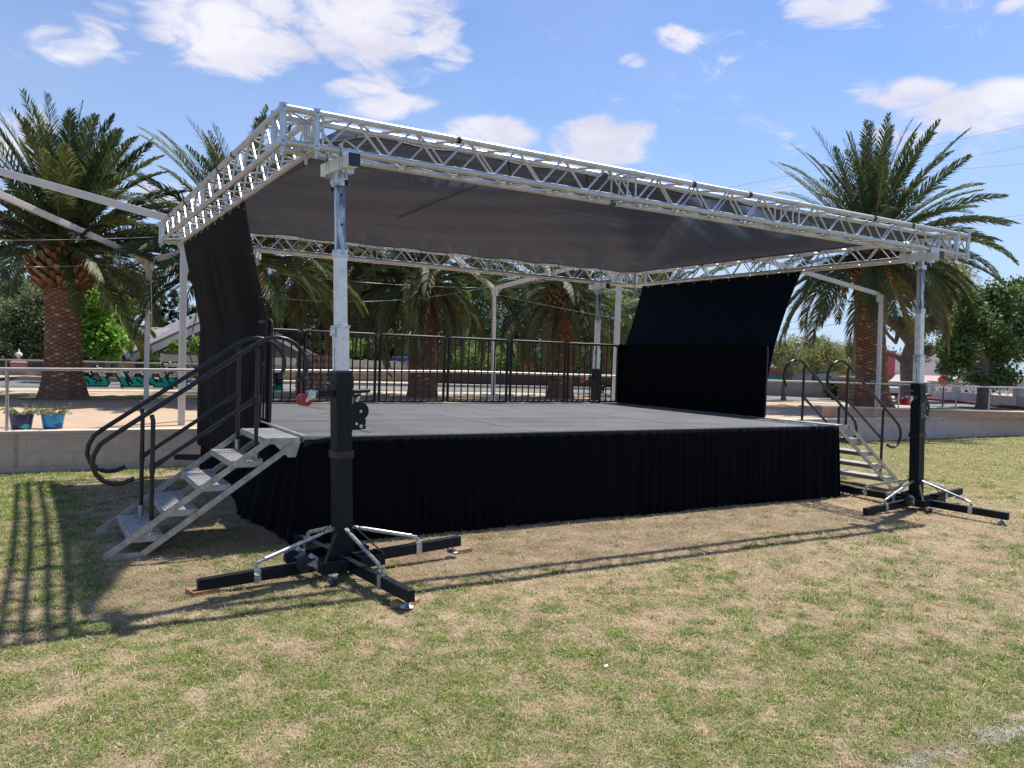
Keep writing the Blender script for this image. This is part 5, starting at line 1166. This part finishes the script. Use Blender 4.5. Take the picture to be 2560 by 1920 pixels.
# ============================================================ buildings and walls
STUC = mat('grey_stucco', (.155, .175, .195), .9, ns=3, na=.12); ROOFM = mat('shingle_roof', (.25, .235, .25), .9, ns=14, na=.3, bump=.4, bs=30); TRIM = mat('white_trim', (.74, .74, .72), .6)
h = thing('house', aty(370, 800, 30), 'grey stucco house with a low gable roof and white trim at the left', 'house')
yh = 28.
A = aty(323, 757, yh); B = aty(500, 687, yh); E0 = A; x0, x1 = A[0], B[0]+(B[0]-A[0])
zb_, ze, zp = PZ, A[2]+.05, B[2]+.2
MB().prism([(x0, yh, zb_), (x1, yh, zb_), (x1, yh, ze), (B[0], yh, zp), (x0, yh, ze)], (0, 9, 0)).build('wall', STUC, h)
mb = MB(); mb.beam((x0-.75, yh-.35, ze-.42), (B[0], yh-.35, zp+.05), .10, .28, (0, 0, 1)); mb.beam((B[0], yh-.35, zp+.05), (x1+.5, yh-.35, ze-.2), .10, .28); mb.build('fascia', TRIM, h)
r = MB(); r.prism([(x0-.8, yh-.42, ze-.30), (B[0], yh-.42, zp+.20), (B[0], yh-.42, zp+.30), (x0-.8, yh-.42, ze-.20)], (0, 9.9, 0)); r.prism([(x1+.6, yh-.42, ze-.30), (B[0], yh-.42, zp+.20), (B[0], yh-.42, zp+.30), (x1+.6, yh-.42, ze-.20)], (0, 9.9, 0))
# wing roof running left from the gable
wl = aty(288, 757, yh+.5)[0]; wr = aty(460, 720, yh+4)[0]; zr = aty(345, 712, yh+4.5)[2]
r.prism([(wl-.5, yh+.2, A[2]-.28), (wr, yh+.2, A[2]-.28), (wr, yh+4.5, zr), (wl+.6, yh+4.5, zr)], (0, 0, .1)); rf = r.build('roof', ROOFM, h)
ch = aty(412, 690, yh+5); MB().cyl((ch[0], ch[1], ch[2]-.8), (ch[0], ch[1], ch[2]+.15), .07, 10).build('vent_pipe', TBARK, rf, True)
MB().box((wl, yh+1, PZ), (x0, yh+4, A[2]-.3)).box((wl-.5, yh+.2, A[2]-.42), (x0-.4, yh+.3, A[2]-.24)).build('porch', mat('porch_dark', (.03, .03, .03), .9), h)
# pale vinyl fence and brick-coloured block wall
y_ = 26.2; a = aty(350, 793, y_); b2 = aty(1040, 793, y_+1.5)
BW = blockmat('tan_block', (.33, .25, .19), (.30, .22, .165), (.20, .15, .12), .41, .2, .012, .3, nz_=2.)
w = thing('block_wall', (a[0], y_, PZ), 'tan block wall across the road with a pale panel fence on top', 'wall')
za = aty(430, 788, y_)[2]; zt_ = aty(430, 768, y_)[2]; xr = aty(915, 800, y_)[0]
MB().box((a[0], y_, PZ), (xr, y_+.2, za)).build('wall_body', BW, w)
mb = MB(); n = 16
FENM = mat('vinyl_fence', (.55, .50, .44), .6, ns=2, na=.1)
for i in range(n):
    xa = a[0]+(xr-a[0])*i/n; xb = a[0]+(xr-a[0])*(i+1)/n; mb.box((xa+.07, y_+.08, za+.02), (xb-.07, y_+.12, zt_-.05)); mb.box((xa-.06, y_+.04, za-.02), (xa+.06, y_+.16, zt_+.04)); mb.box((xa-.02, y_+.06, zt_-.07), (xb, y_+.14, zt_))
mb.build('fence_panels', FENM, w)
# stone pillar behind the stage
STN = mat('field_stone', (.30, .19, .13), .9, ns=5, col2=(.42, .30, .20), bump=.9, bs=7)
def stone_pillar(base, wd, ht, lab, seed, col=None):
    r_ = random.Random(seed); root = thing('stone_pillar', base, lab, 'pillar', 'field stone pillars'); x, y, z = base
    MB().box((x-wd*.46, y-.22, z), (x+wd*.46, y+.22, z+ht*.93)).build('core', mat('stone_core', (.20, .13, .09), .95), root)
    V = []; F = []
    zz = z+.08
    while zz < z+ht:
        hh = r_.uniform(.11, .22); xx = x-wd/2; slope = 1 if zz < z+ht*.75 else .75
        while xx < x+wd/2*slope-.05:
            w2 = r_.uniform(.13, .30)
            for yy in (-.24, .2):
                b = len(V); c = Vector((xx+w2/2, y+yy, zz+hh/2)); n1 = 10
                for q in range(5):
                    ph = -PI/2+PI*q/4
                    for a in range(n1):
                        t_ = 2*PI*a/n1; V.append((c.x+math.cos(ph)*math.cos(t_)*w2*.56*r_.uniform(.93, 1.05), c.y+math.cos(ph)*math.sin(t_)*.10, c.z+math.sin(ph)*hh*.58))
                for q in range(4):
                    for a in range(n1): F.append((b+q*n1+a, b+q*n1+(a+1) % n1, b+(q+1)*n1+(a+1) % n1, b+(q+1)*n1+a))
            xx += w2
        zz += hh
    o = npmesh('stones', np.array(V), None, np.array(F), STN, root, True)
b = atz(672, 856, PZ); s = mpp(b); stone_pillar((b[0], b[1], PZ), 62*s, 86*s, 'rough field stone pillar standing on the plaza behind the left part of the stage', 3)
b = atz(1828, 866, PZ); s = mpp(b); stone_pillar((b[0], b[1], PZ), 34*s, 46*s, 'small field stone pillar at the end of the far grey wall near the right palm', 4)
# dark wooden wall behind the centre
a = aty(915, 836, 25); b = aty(1345, 842, 22.5)
w = thing('dark_fence', (a[0], 25, PZ), 'long dark brown fence with a thin top rail across the road behind the stage', 'fence')
DKF = blockmat('dark_fence_boards', (.085, .068, .062), (.075, .06, .055), (.03, .025, .02), .16, 6., .010, .3, 'xyz')
za = aty(1100, 806, 23.8)[2]
mb = MB(); mb.beam((a[0], 25.0, (PZ+za)/2), (b[0]+2.5, 22.0, (PZ+za)/2), .08, za-PZ); mb.build('boards', DKF, w)
mb = MB(); mb.beam((a[0], 24.9, za-.02), (b[0]+2.5, 21.9, za-.02), .12, .05); mb.build('top_rail', RAILM, w)
# far low wall at right, teal trimmed building, white/red building, ornate wall
a = aty(1600, 855, 20); w = thing('plain_wall', (27, 19, PZ), 'plain tan stucco wall behind the curled handrails at the right', 'wall')
p0 = atz(1560, 851, PZ); p1 = atz(1832, 862, PZ); zt_ = aty(1750, 824, atz(1750, 857, PZ)[1])[2]
MB().beam((p0[0]-3, p0[1]+3.2, (PZ+zt_)/2), (p1[0], p1[1], (PZ+zt_)/2), .2, zt_-PZ).build('wall_body', mat('stucco_wall', (.36, .31, .26), .9, ns=2, na=.15), w)
def slab(name, u0, u1, v0, v1, y, dep, m, parent): a = aty(u0, v1, y); b = aty(u1, v0, y); return MB().box((a[0], y, max(PZ, a[2])), (b[0], y+dep, b[2])).build(name, m, parent)
w = thing('shop_building', aty(1720, 860, 40), 'low pale building with a teal fascia and red tile edge behind the small forked tree', 'building')
slab('wall', 1560, 1850, 812, 880, 33, 8, mat('pale_wall', (.48, .46, .42), .9, ns=2, na=.1), w); slab('fascia', 1555, 1782, 806, 818, 32.8, .4, mat('teal_fascia', (.08, .30, .34), .6), w); slab('tile_edge', 1560, 1735, 797, 806, 32.7, .6, mat('red_tile', (.45, .14, .08), .8, ns=10, na=.3), w); slab('parapet', 1735, 1800, 800, 808, 32.9, .5, TRIM, w)
w = thing('white_building', aty(2000, 860, 36), 'white building with a red pillar and red base strip seen behind the twisted tree', 'building')
yb = 26
slab('wall', 1890, 2060, 768, 860, yb, 8, mat('white_wall', (.60, .58, .57), .9, ns=1, na=.08), w); slab('red_pillar', 1915, 1935, 758, 832, yb-.3, .35, mat('red_paint', (.30, .07, .08), .8), w); slab('red_strip', 1895, 1935, 824, 838, yb-.25, .3, MATS['red_paint'], w); slab('brown_post', 2043, 2050, 745, 800, yb-.3, .35, mat('brown_trim', (.16, .08, .05), .8), w)
w = thing('tan_house', aty(2090, 850, 34), 'low tan house with a brown lattice door beyond the white ornamental wall', 'house')
yb = 22
slab('wall', 2040, 2122, 827, 866, yb, 6, mat('tan_wall', (.52, .42, .35), .9, ns=2, na=.1), w); slab('door', 2086, 2096, 830, 856, yb-.08, .1, mat('brown_door', (.22, .11, .05), .8, ns=30, na=.5), w)
mb = MB(); a = aty(2034, 828, yb); b = aty(2130, 826, yb); mb.prism([(a[0]-.3, yb-.5, a[2]), (b[0]+.3, yb-.5, a[2]+.02), (b[0]-1.2, yb-.5, a[2]+.45), (a[0]+1.0, yb-.5, a[2]+.45)], (0, 7, 0)); mb.build('roof', mat('pale_roof', (.50, .36, .30), .9), w)
# white ornamental wall with wrought railing
p0 = np.array([35.3, 16.4]); p1 = np.array([31.0, 6.0])
pp = atz(2040, 865, PZ); qq = atz(2212, 882, PZ); d = (qq-pp)[:2]; d /= np.linalg.norm(d)
w = thing('ornamental_wall', (pp[0], pp[1], PZ), 'low white wall with square pillars and curly white ironwork on top across the street', 'wall')
st = pp[:2]-d*1.2; Lw = 14; zt_ = aty(2060, 845, pp[1])[2]
WW = mat('white_block', (.50, .49, .50), .85, ns=3, na=.12)
mb = MB(); mb.beam((*st, (PZ+zt_)/2), (*(st+d*Lw), (PZ+zt_)/2), .2, zt_-PZ); mb.build('wall_body', WW, w)
mb = MB(); ir = MB(); hI = .42; seg = 2.35
for i in range(7):
    c = st+d*(i*seg); mb.beam((c[0], c[1], PZ), (c[0], c[1], zt_+hI-.03), .30, .30, (d[0], d[1], 0)); mb.beam((c[0], c[1], zt_+hI-.03), (c[0], c[1], zt_+hI+.04), .38, .38, (d[0], d[1], 0))
    ir.beam((*(c+d*.15), zt_+hI-.05), (*(c+d*(seg-.15)), zt_+hI-.05), .03, .035)
    for q in range(7):
        s0 = c+d*(.2+q*(seg-.4)/7); s1 = c+d*(.2+(q+1)*(seg-.4)/7); up_ = q % 2
        pts = []
        for k in range(9):
            t_ = k/8; m_ = s0*(1-t_)+s1*t_; pts.append((m_[0], m_[1], zt_+.03+(hI-.10)*(.5+.5*math.sin((t_-.5)*PI)*(1 if up_ else -1))))
        ir.tube(pts, .022, 5); cc = (s0+s1)/2
        ir.tube([(cc[0]+d[0]*.09*math.cos(a), cc[1]+d[1]*.09*math.cos(a), zt_+hI*.5+.09*math.sin(a)) for a in np.linspace(0, 2*PI, 9)], .018, 5)
mb.build('pillars', WW, w); ir.build('ironwork', TRIM, w)
MB().beam((*(st-np.array([d[1], -d[0]])*-1.1), PZ+.06), (*(st+d*Lw-np.array([d[1], -d[0]])*-1.1), PZ+.06), .15, .13).build('red_kerb', mat('red_kerb_paint', (.36, .07, .06), .8, ns=3, na=.3)).name = 'kerb'
struct(bpy.data.objects['kerb.001'] if 'kerb.001' in bpy.data.objects else bpy.data.objects['kerb'])
# pink garden wall with pillars and finials at left
y_ = 26.8
w = thing('garden_wall', aty(60, 815, y_), 'pinkish garden wall with brick pillars and white finials behind the fence at the left', 'wall')
z0_ = aty(60, 802, y_)[2]; xa = aty(-120, 800, y_)[0]; xb = aty(275, 800, y_)[0]
MB().box((xa, y_, PZ), (xb, y_+.2, z0_)).build('wall_body', mat('pink_stucco', (.42, .30, .27), .9, ns=2, na=.15), w)
pm = MB(); fm_ = MB(); im = MB()
for u in (-36, 40, 115, 197, 275):
    c = aty(u, 800, y_); zt_ = aty(u, 783, y_)[2]; pm.box((c[0]-.26, y_-.12, PZ), (c[0]+.26, y_+.36, zt_)); pm.add([(c[0]-.3, y_-.16, zt_), (c[0]+.3, y_-.16, zt_), (c[0]+.3, y_+.4, zt_), (c[0]-.3, y_+.4, zt_), (c[0], y_+.12, zt_+.16)], [(0, 1, 4), (1, 2, 4), (2, 3, 4), (3, 0, 4)])
    fm_.tube([(c[0], y_+.12, zt_+.10), (c[0], y_+.12, zt_+.2), (c[0], y_+.12, zt_+.26), (c[0], y_+.12, zt_+.33), (c[0], y_+.12, zt_+.36), (c[0], y_+.12, zt_+.50)], [.05, .05, .12, .11, .05, .01], 12)
for k in range(160):
    x = lerp(xa, xb, k/160); im.cyl((x, y_+.1, z0_), (x, y_+.1, z0_+.36), .010, 4)
build_each(pm, 'pillar', mat('pink_brick', (.36, .19, .17), .9, ns=8, na=.3), w); build_each(fm_, 'finial', TRIM, w); im.build('iron_bars', TIEM, w)
w = thing('brick_house', aty(0, 800, 33), 'reddish brick house glimpsed at the far left edge', 'house')
slab('wall', -90, 8, 735, 830, 32, 8, mat('red_brick', (.30, .13, .09), .9, ns=6, na=.3), w); slab('roof', -90, 20, 700, 735, 31.6, 9, mat('clay_roof', (.42, .20, .15), .9, ns=12, na=.3), w); slab('window_frame', -6, 6, 738, 744, 31.9, .1, TRIM, w)
struct(sheet('driveway', [(-14, 24), (-3.2, 24), (-2.2, 26.6), (-14, 26.6)], PZ+.14, CONC))
# ============================================================ chain link fence with cup lettering
y0_, xL = 19.6, atz(-140, 838, PZ)[0]
f = thing('chain_link_fence', (0, 19.9, PZ), 'chain link fence along the street side of the plaza carrying the teal cup lettering', 'fence')
fy = 19.75; ztop = aty(50, 775+3, fy)[2]; xR = aty(560, 790, fy)[0]
FM = mat('fence_wire', (.30, .30, .30), .5, .5)
mb = MB(); mb.tube([(xL, fy, ztop), (xR, fy, aty(560, 790, fy)[2])], .022, 8)
for u in (-90, 8+5, 119, 266, 412, 545): c = aty(u, 800, fy); mb.cyl((c[0], fy, PZ), (c[0], fy, ztop+.02), .026, 8)
mb.build('fence_frame', FM, f, True)
m = bpy.data.materials.new('chain_link'); m.use_nodes = True; tt = m.node_tree; tt.nodes.clear(); l = tt.links.new
o_ = N(tt, 'ShaderNodeOutputMaterial'); tcn = N(tt, 'ShaderNodeTexCoord'); sp = N(tt, 'ShaderNodeSeparateXYZ'); l(tcn.outputs['Object'], sp.inputs[0])
mb = MB(); k = 0; step = .075; H_ = ztop-PZ; n = int((xR-xL)/step)
for i in range(-int(H_/step)-1, n+1):
    for sg in (1, -1):
        xa_ = xL+i*step; pts = []
        za_, zb2 = 0., H_
        x_a, x_b = xa_, xa_+H_
        if sg < 0: x_a, x_b = x_b, x_a
        # clip to the panel
        def clip(xv): return min(max(xv, xL), xR)
        ca, cb_ = clip(x_a), clip(x_b)
        if abs(ca-cb_) < .02: continue
        z_a = (ca-x_a)/(x_b-x_a)*H_; z_b = (cb_-x_a)/(x_b-x_a)*H_
        mb.tube([(ca, fy, PZ+z_a), (cb_, fy, PZ+z_b)], .0022, 3, False)
mb.build('mesh_wire', FM, f)
TEAL = mat('teal_cups', (.0, .52, .47), .5, ns=40, na=.3); NAVY = mat('navy_cups', (.015, .03, .06), .6); CUPW = mat('white_cups', (.62, .60, .52), .6)
# lettering seen from behind: navy outline cups, teal letters with white tops
def zv(u, v): return aty(u, v, fy-.06)
def cupgrid(name, inside, m, u0, u1, v0, v1, parent, st=.062, r=.036, yo=-.05):
    a = zv(u0, v1); b = zv(u1, v0); mb = MB(); j = 0; z = a[2]
    while z < b[2]:
        x = a[0]+(st/2 if j % 2 else 0)
        while x < b[0]:
            if inside((x-a[0])/(b[0]-a[0]), (z-a[2])/(b[2]-a[2])): mb.add([(x+r*math.cos(PI/3*q+PI/6), fy+yo, z+r*math.sin(PI/3*q+PI/6)) for q in range(6)]+[(x+r*.6*math.cos(PI/3*q+PI/6), fy+yo-.06, z+r*.6*math.sin(PI/3*q+PI/6)) for q in range(6)], [tuple(range(6, 12))[::-1]]+[(q, (q+1) % 6, 6+(q+1) % 6, 6+q) for q in range(6)])
            x += st
        z += st*.87; j += 1
    return mb.build(name, m, parent) if mb.v else None
# raster of the mirrored word from a text outline
cu = bpy.data.curves.new('w', 'FONT'); cu.body = 'Spartan'; cu.size = 1; cu.shear = .35; cu.offset = .012; ob = bpy.data.objects.new('w', cu); COL.objects.link(ob)
dg = bpy.context.evaluated_depsgraph_get(); me = bpy.data.meshes.new_from_object(ob.evaluated_get(dg)); bpy.data.objects.remove(ob)
co = np.array([v.co[:2] for v in me.vertices]); lo = co.min(0); hi = co.max(0); tri = []
me.calc_loop_triangles()
for tl in me.loop_triangles: tri.append((co[list(tl.vertices)]-lo)/(hi-lo))
tri = np.array(tri); bpy.data.meshes.remove(me)
def in_word(px, pz, grow=0):
    px = 1-px
    for dx, dz in ((0, 0),) if not grow else ((0, 0), (grow, 0), (-grow, 0), (0, grow*3.2), (0, -grow*3.2), (grow, grow*3), (-grow, -grow*3), (grow, -grow*3), (-grow, grow*3)):
        p = np.array([px+dx, pz+dz]); a, b, c = tri[:, 0], tri[:, 1], tri[:, 2]
        d1 = (p[0]-b[:, 0])*(a[:, 1]-b[:, 1])-(a[:, 0]-b[:, 0])*(p[1]-b[:, 1]); d2 = (p[0]-c[:, 0])*(b[:, 1]-c[:, 1])-(b[:, 0]-c[:, 0])*(p[1]-c[:, 1]); d3 = (p[0]-a[:, 0])*(c[:, 1]-a[:, 1])-(c[:, 0]-a[:, 0])*(p[1]-a[:, 1])
        ng = (d1 < 0) | (d2 < 0) | (d3 < 0); ps = (d1 > 0) | (d2 > 0) | (d3 > 0)
        if np.any(~(ng & ps)): return True
    return False
s = thing('cup_lettering', zv(270, 820), 'mirrored teal, white and navy word made of cups pushed into the chain link fence', 'lettering')
U0, U1, V0, V1 = 108, 408, 784, 849
cupgrid('teal_cups', lambda x, z: z < .50 and in_word(x, z), TEAL, U0, U1, V0, V1, s, yo=-.07)
cupgrid('white_cups', lambda x, z: z >= .50 and in_word(x, z), CUPW, U0, U1, V0, V1, s, yo=-.07)
cupgrid('navy_cups', lambda x, z: in_word(x, z, .014), NAVY, U0, U1, V0, V1, s, yo=-.03)
cupgrid('white_border', lambda x, z: z < .12 and not in_word(x, z, .012) and .1 < x, CUPW, U0, U1, V0-2, V1, s, yo=-.03)
s = thing('cup_emblem', zv(400, 815), 'teal wing shaped emblem of plastic cups on the fence right of the mirrored word', 'emblem')
cupgrid('teal_cups', lambda x, z: (z > .45 and x < .55+.0*z and x > .5-.55*(z-.40)) or (abs(x-.80+.12*(z-.3)) < .16*(1.05-abs(z-.42)*1.2) and z < .85), TEAL, 416, 472, 796, 842, s, yo=-.06)
cupgrid('navy_cups', lambda x, z: (z > .38 and x < .62 and x > .42-.55*(z-.40)) or (abs(x-.80+.12*(z-.3)) < .22*(1.05-abs(z-.42)*1.1)), NAVY, 412, 476, 792, 844, s, yo=-.03)
s = thing('cup_emblem', zv(600, 815), 'small black, white and teal cup emblem on the fence just right of the left curtain', 'emblem')
for (nm_, mm_, fn_) in (('black_cups', NAVY, lambda x, z: .25 < z < .9 and (x-.5)**2+(z-.6)**2 < .16), ('white_cups', CUPW, lambda x, z: z > .3 and .16 < (x-.5)**2+(z-.6)**2 < .24), ('teal_cups', TEAL, lambda x, z: z < .25)):
    cupgrid(nm_, fn_, mm_, 588, 612, 800, 845, s, yo=-.05)
# ============================================================ street things
c = atz(2036, 880, PZ); zc = aty(2036, 822, c[1]); s = mpp(zc)
sg = thing('stop_sign', (c[0], c[1], PZ), 'small red octagonal stop sign on a thin post right of the right mast', 'sign')
MB().cyl((c[0], c[1], PZ), (c[0], c[1], zc[2]+.1), .03, 8).build('post', mat('sign_post', (.12, .11, .10), .7), sg, True)
rr = 11.5*s; nrm = Vector((CP[0]-c[0], CP[1]-c[1], 0)).normalized(); sx_ = Vector((-nrm.y, nrm.x, 0)); cc = Vector((c[0], c[1], zc[2]))+nrm*.05
def octo(r_, off): return [cc+nrm*off+sx_*r_*math.cos(PI/8+PI/4*i)+Vector((0, 0, 1))*r_*math.sin(PI/8+PI/4*i) for i in range(8)]
mb = MB(); mb.prism(octo(rr*1.05, 0), nrm*.01); mb.build('rim', TRIM, sg); mb = MB(); mb.prism(octo(rr, .012), nrm*.006); mb.build('face', mat('sign_red', (.55, .02, .04), .5), sg)
o = text('STOP', rr*.95, cc+nrm*.022, (PI/2, 0, math.atan2(nrm.y, nrm.x)+PI/2), TRIM, None, 'lettering'); o.parent = sg; o.location = Vector(o.location)-Vector(sg.location)
def car(loc, yaw, m, lab, suv=True):
    t = thing('parked_car', loc, lab, 'car', 'cars parked along the street'); L_, W_, H_ = 4.6, 1.85, 1.65 if suv else 1.42
    prof = [(-2.28, .35), (-2.3, .75), (-2.15, 1.02), (-1.85, 1.08), (-1.45, H_-.06), (-1.2, H_), (.45, H_), (.65, H_-.04), (1.25, 1.06), (2.1, .92), (2.28, .72), (2.3, .38), (1.9, .28), (-1.9, .28)]
    def sec(w, pr): return [(x, w, z) for x, z in pr]
    mb = MB(); V = []; n = len(prof)
    for w in (-.90, -.925, -.86, .86, .925, .90):
        for x, z in prof:
            tuck = .16*max(0, (z-1.0)/.6); ww = math.copysign(abs(w)-tuck, w); V.append((x, ww, z*(1 if abs(w) > .87 else 1.0)))
    F = []
    order = [2, 1, 0, 5, 4, 3]
    V2 = []
    for w in (-.925, .925):
        for x, z in prof: V2.append((x, math.copysign(.925-.17*max(0, (z-1.0)/.6), w), z))
    mb.add(V2, [tuple(range(n)), tuple(range(n, 2*n))[::-1]]+[(i, n+i, n+(i+1) % n, (i+1) % n) for i in range(n)]); body = mb.build('body', m, t, bevel=.05)
    gl = MB(); gls = mat('car_glass', (.02, .025, .03), .08, spec=.8)
    gl.add([(-1.78, -.93+.03, 1.09), (1.12, -.93+.03, 1.09), (.58, -.80, H_-.10), (-1.35, -.80, H_-.10)], [(0, 1, 2, 3)]); gl.add([(-1.78, .90, 1.09), (1.12, .90, 1.09), (.58, .80, H_-.10), (-1.35, .80, H_-.10)], [(3, 2, 1, 0)])
    gl.add([(-1.865, -.75, 1.12), (-1.865, .75, 1.12), (-1.50, .70, H_-.12), (-1.50, -.70, H_-.12)], [(0, 1, 2, 3)]); gl.add([(1.235, -.75, 1.10), (1.235, .75, 1.10), (.70, .70, H_-.08), (.70, -.70, H_-.08)], [(3, 2, 1, 0)])
    gl.build('windows', gls, t)
    for x in (-1.4, 1.42):
        for y in (-.93, .93):
            w_ = MB(); w_.cyl((x, y-.09 if y > 0 else y-.01, .33), (x, y+.01 if y > 0 else y+.09, .33), .33, 22); wo = w_.build('wheel', RUB, t, True); r2 = MB(); r2.cyl((x, y+.012*(1 if y > 0 else -1), .33), (x, y+.02*(1 if y > 0 else -1), .33), .2, 14); r2.build('rim', GALV, wo, True)
    for y in (-.68, .68): MB().box((-2.33, y-.14, .78), (-2.20, y+.14, .94)).build('tail_light', mat('tail_red', (.35, .01, .01), .3), t); MB().box((2.17, y-.16, .68), (2.31, y+.16, .80)).build('headlight', TRIM, t)
    MB().box((-2.35, -.8, .36), (-2.28, .8, .52)).build('bumper', RUB, t)
    return t
# cars are built round the origin, then moved
def place(o, loc, yaw):
    o.location = loc; o.rotation_euler = (0, 0, yaw)
OFFK = thing
p = atz(1943, 858, PZ)
cr_ = car((0, 0, 0), 0, mat('white_car', (.62, .62, .63), .25, spec=.6), 'white parked SUV seen between the palm trunk and the right mast'); cr_.scale = (.55,)*3; place(cr_, tuple(atz(1950, 862, PZ+.02)), math.atan2(17.8-CP[1], 35.2-CP[0])-.25)
cr_ = car((0, 0, 0), 0, mat('blue_car', (.10, .17, .28), .25, spec=.6), 'blue car parked behind the ornamental wall at the right edge', False); q = atz(2185, 868, PZ); cr_.scale = (.6,)*3; place(cr_, (34.6, 9.4, PZ+.02), 1.9)
cr_ = car((0, 0, 0), 0, mat('dark_blue_car', (.04, .09, .22), .25, spec=.6), 'blue car half hidden behind the palm trunk at the centre, beyond the road', False); q = aty(925, 800, 27.5); place(cr_, (14.6, 27.6, PZ+.2), 0)
# utility pole and power lines
q = aty(1853, 690, 22); up = thing('utility_pole', (q[0], 22, PZ), 'wooden utility pole with a crossarm left of the tall right palm trunk', 'utility pole')
zt_ = aty(1856, 640, 22)[2]; MB().tube([(q[0]-.15, 22, PZ), (q[0], 22, zt_)], [.17, .13], 10).build('pole', mat('pole_wood', (.20, .145, .11), .9, ns=5, na=.3), up, True)
MB().beam((q[0]-.9, 22, zt_-.35), (q[0]+.9, 22, zt_-.35), .1, .1).build('crossarm', MATS['pole_wood'], up)
PL_ = 'power lines crossing the sky'
for (u0, v0, u1, v1, y0, y1, lab) in [(1560, 408, 2300, 250, 40, 34, 'topmost power line rising to the upper right'), (1660, 410, 2300, 300, 42, 36, 'power line passing behind the right palm crown'), (1900, 375, 2300, 345, 44, 38, 'power line at the right above the palm fronds'),
                                   (2100, 472, 2300, 455, 40, 36, 'highest of three short power lines at the right edge'), (2100, 480, 2300, 463, 40, 36, 'middle of three short power lines at the right edge'), (2100, 487, 2300, 470, 40, 36, 'lowest of three short power lines at the right edge'),
                                   (1680, 662, 1856, 655, 30, 22, 'flat power line reaching the utility pole'), (1690, 700, 1856, 645, 32, 22, 'slanting power line climbing to the utility pole'), (1670, 712, 1860, 690, 32, 22, 'lowest thick power line beside the right curtain'), (1690, 718, 1860, 752, 34, 24, 'power line falling to the right under the utility pole')]:
    o = cable(aty(u0, v0, y0), aty(u1, v1, y1), .15, .013, lab, WIRE, 'power_line'); o['group'] = PL_; o['category'] = 'power line'
# litter on the grass
for (u, v, lab) in [(1310, 1402, 'small white scrap of paper on the grass right of the centre')]:
    p = atz(u, v, .012); o = MB().prism([(p[0]-.015, p[1]-.005, -.09), (p[0]+.01, p[1]-.01, -.088), (p[0]+.016, p[1]+.006, -.082), (p[0]-.005, p[1]+.01, -.086)], (0, 0, .002)).build('paper_scrap', TRIM); tag(o, lab, 'litter')
bpy.context.view_layer.update()
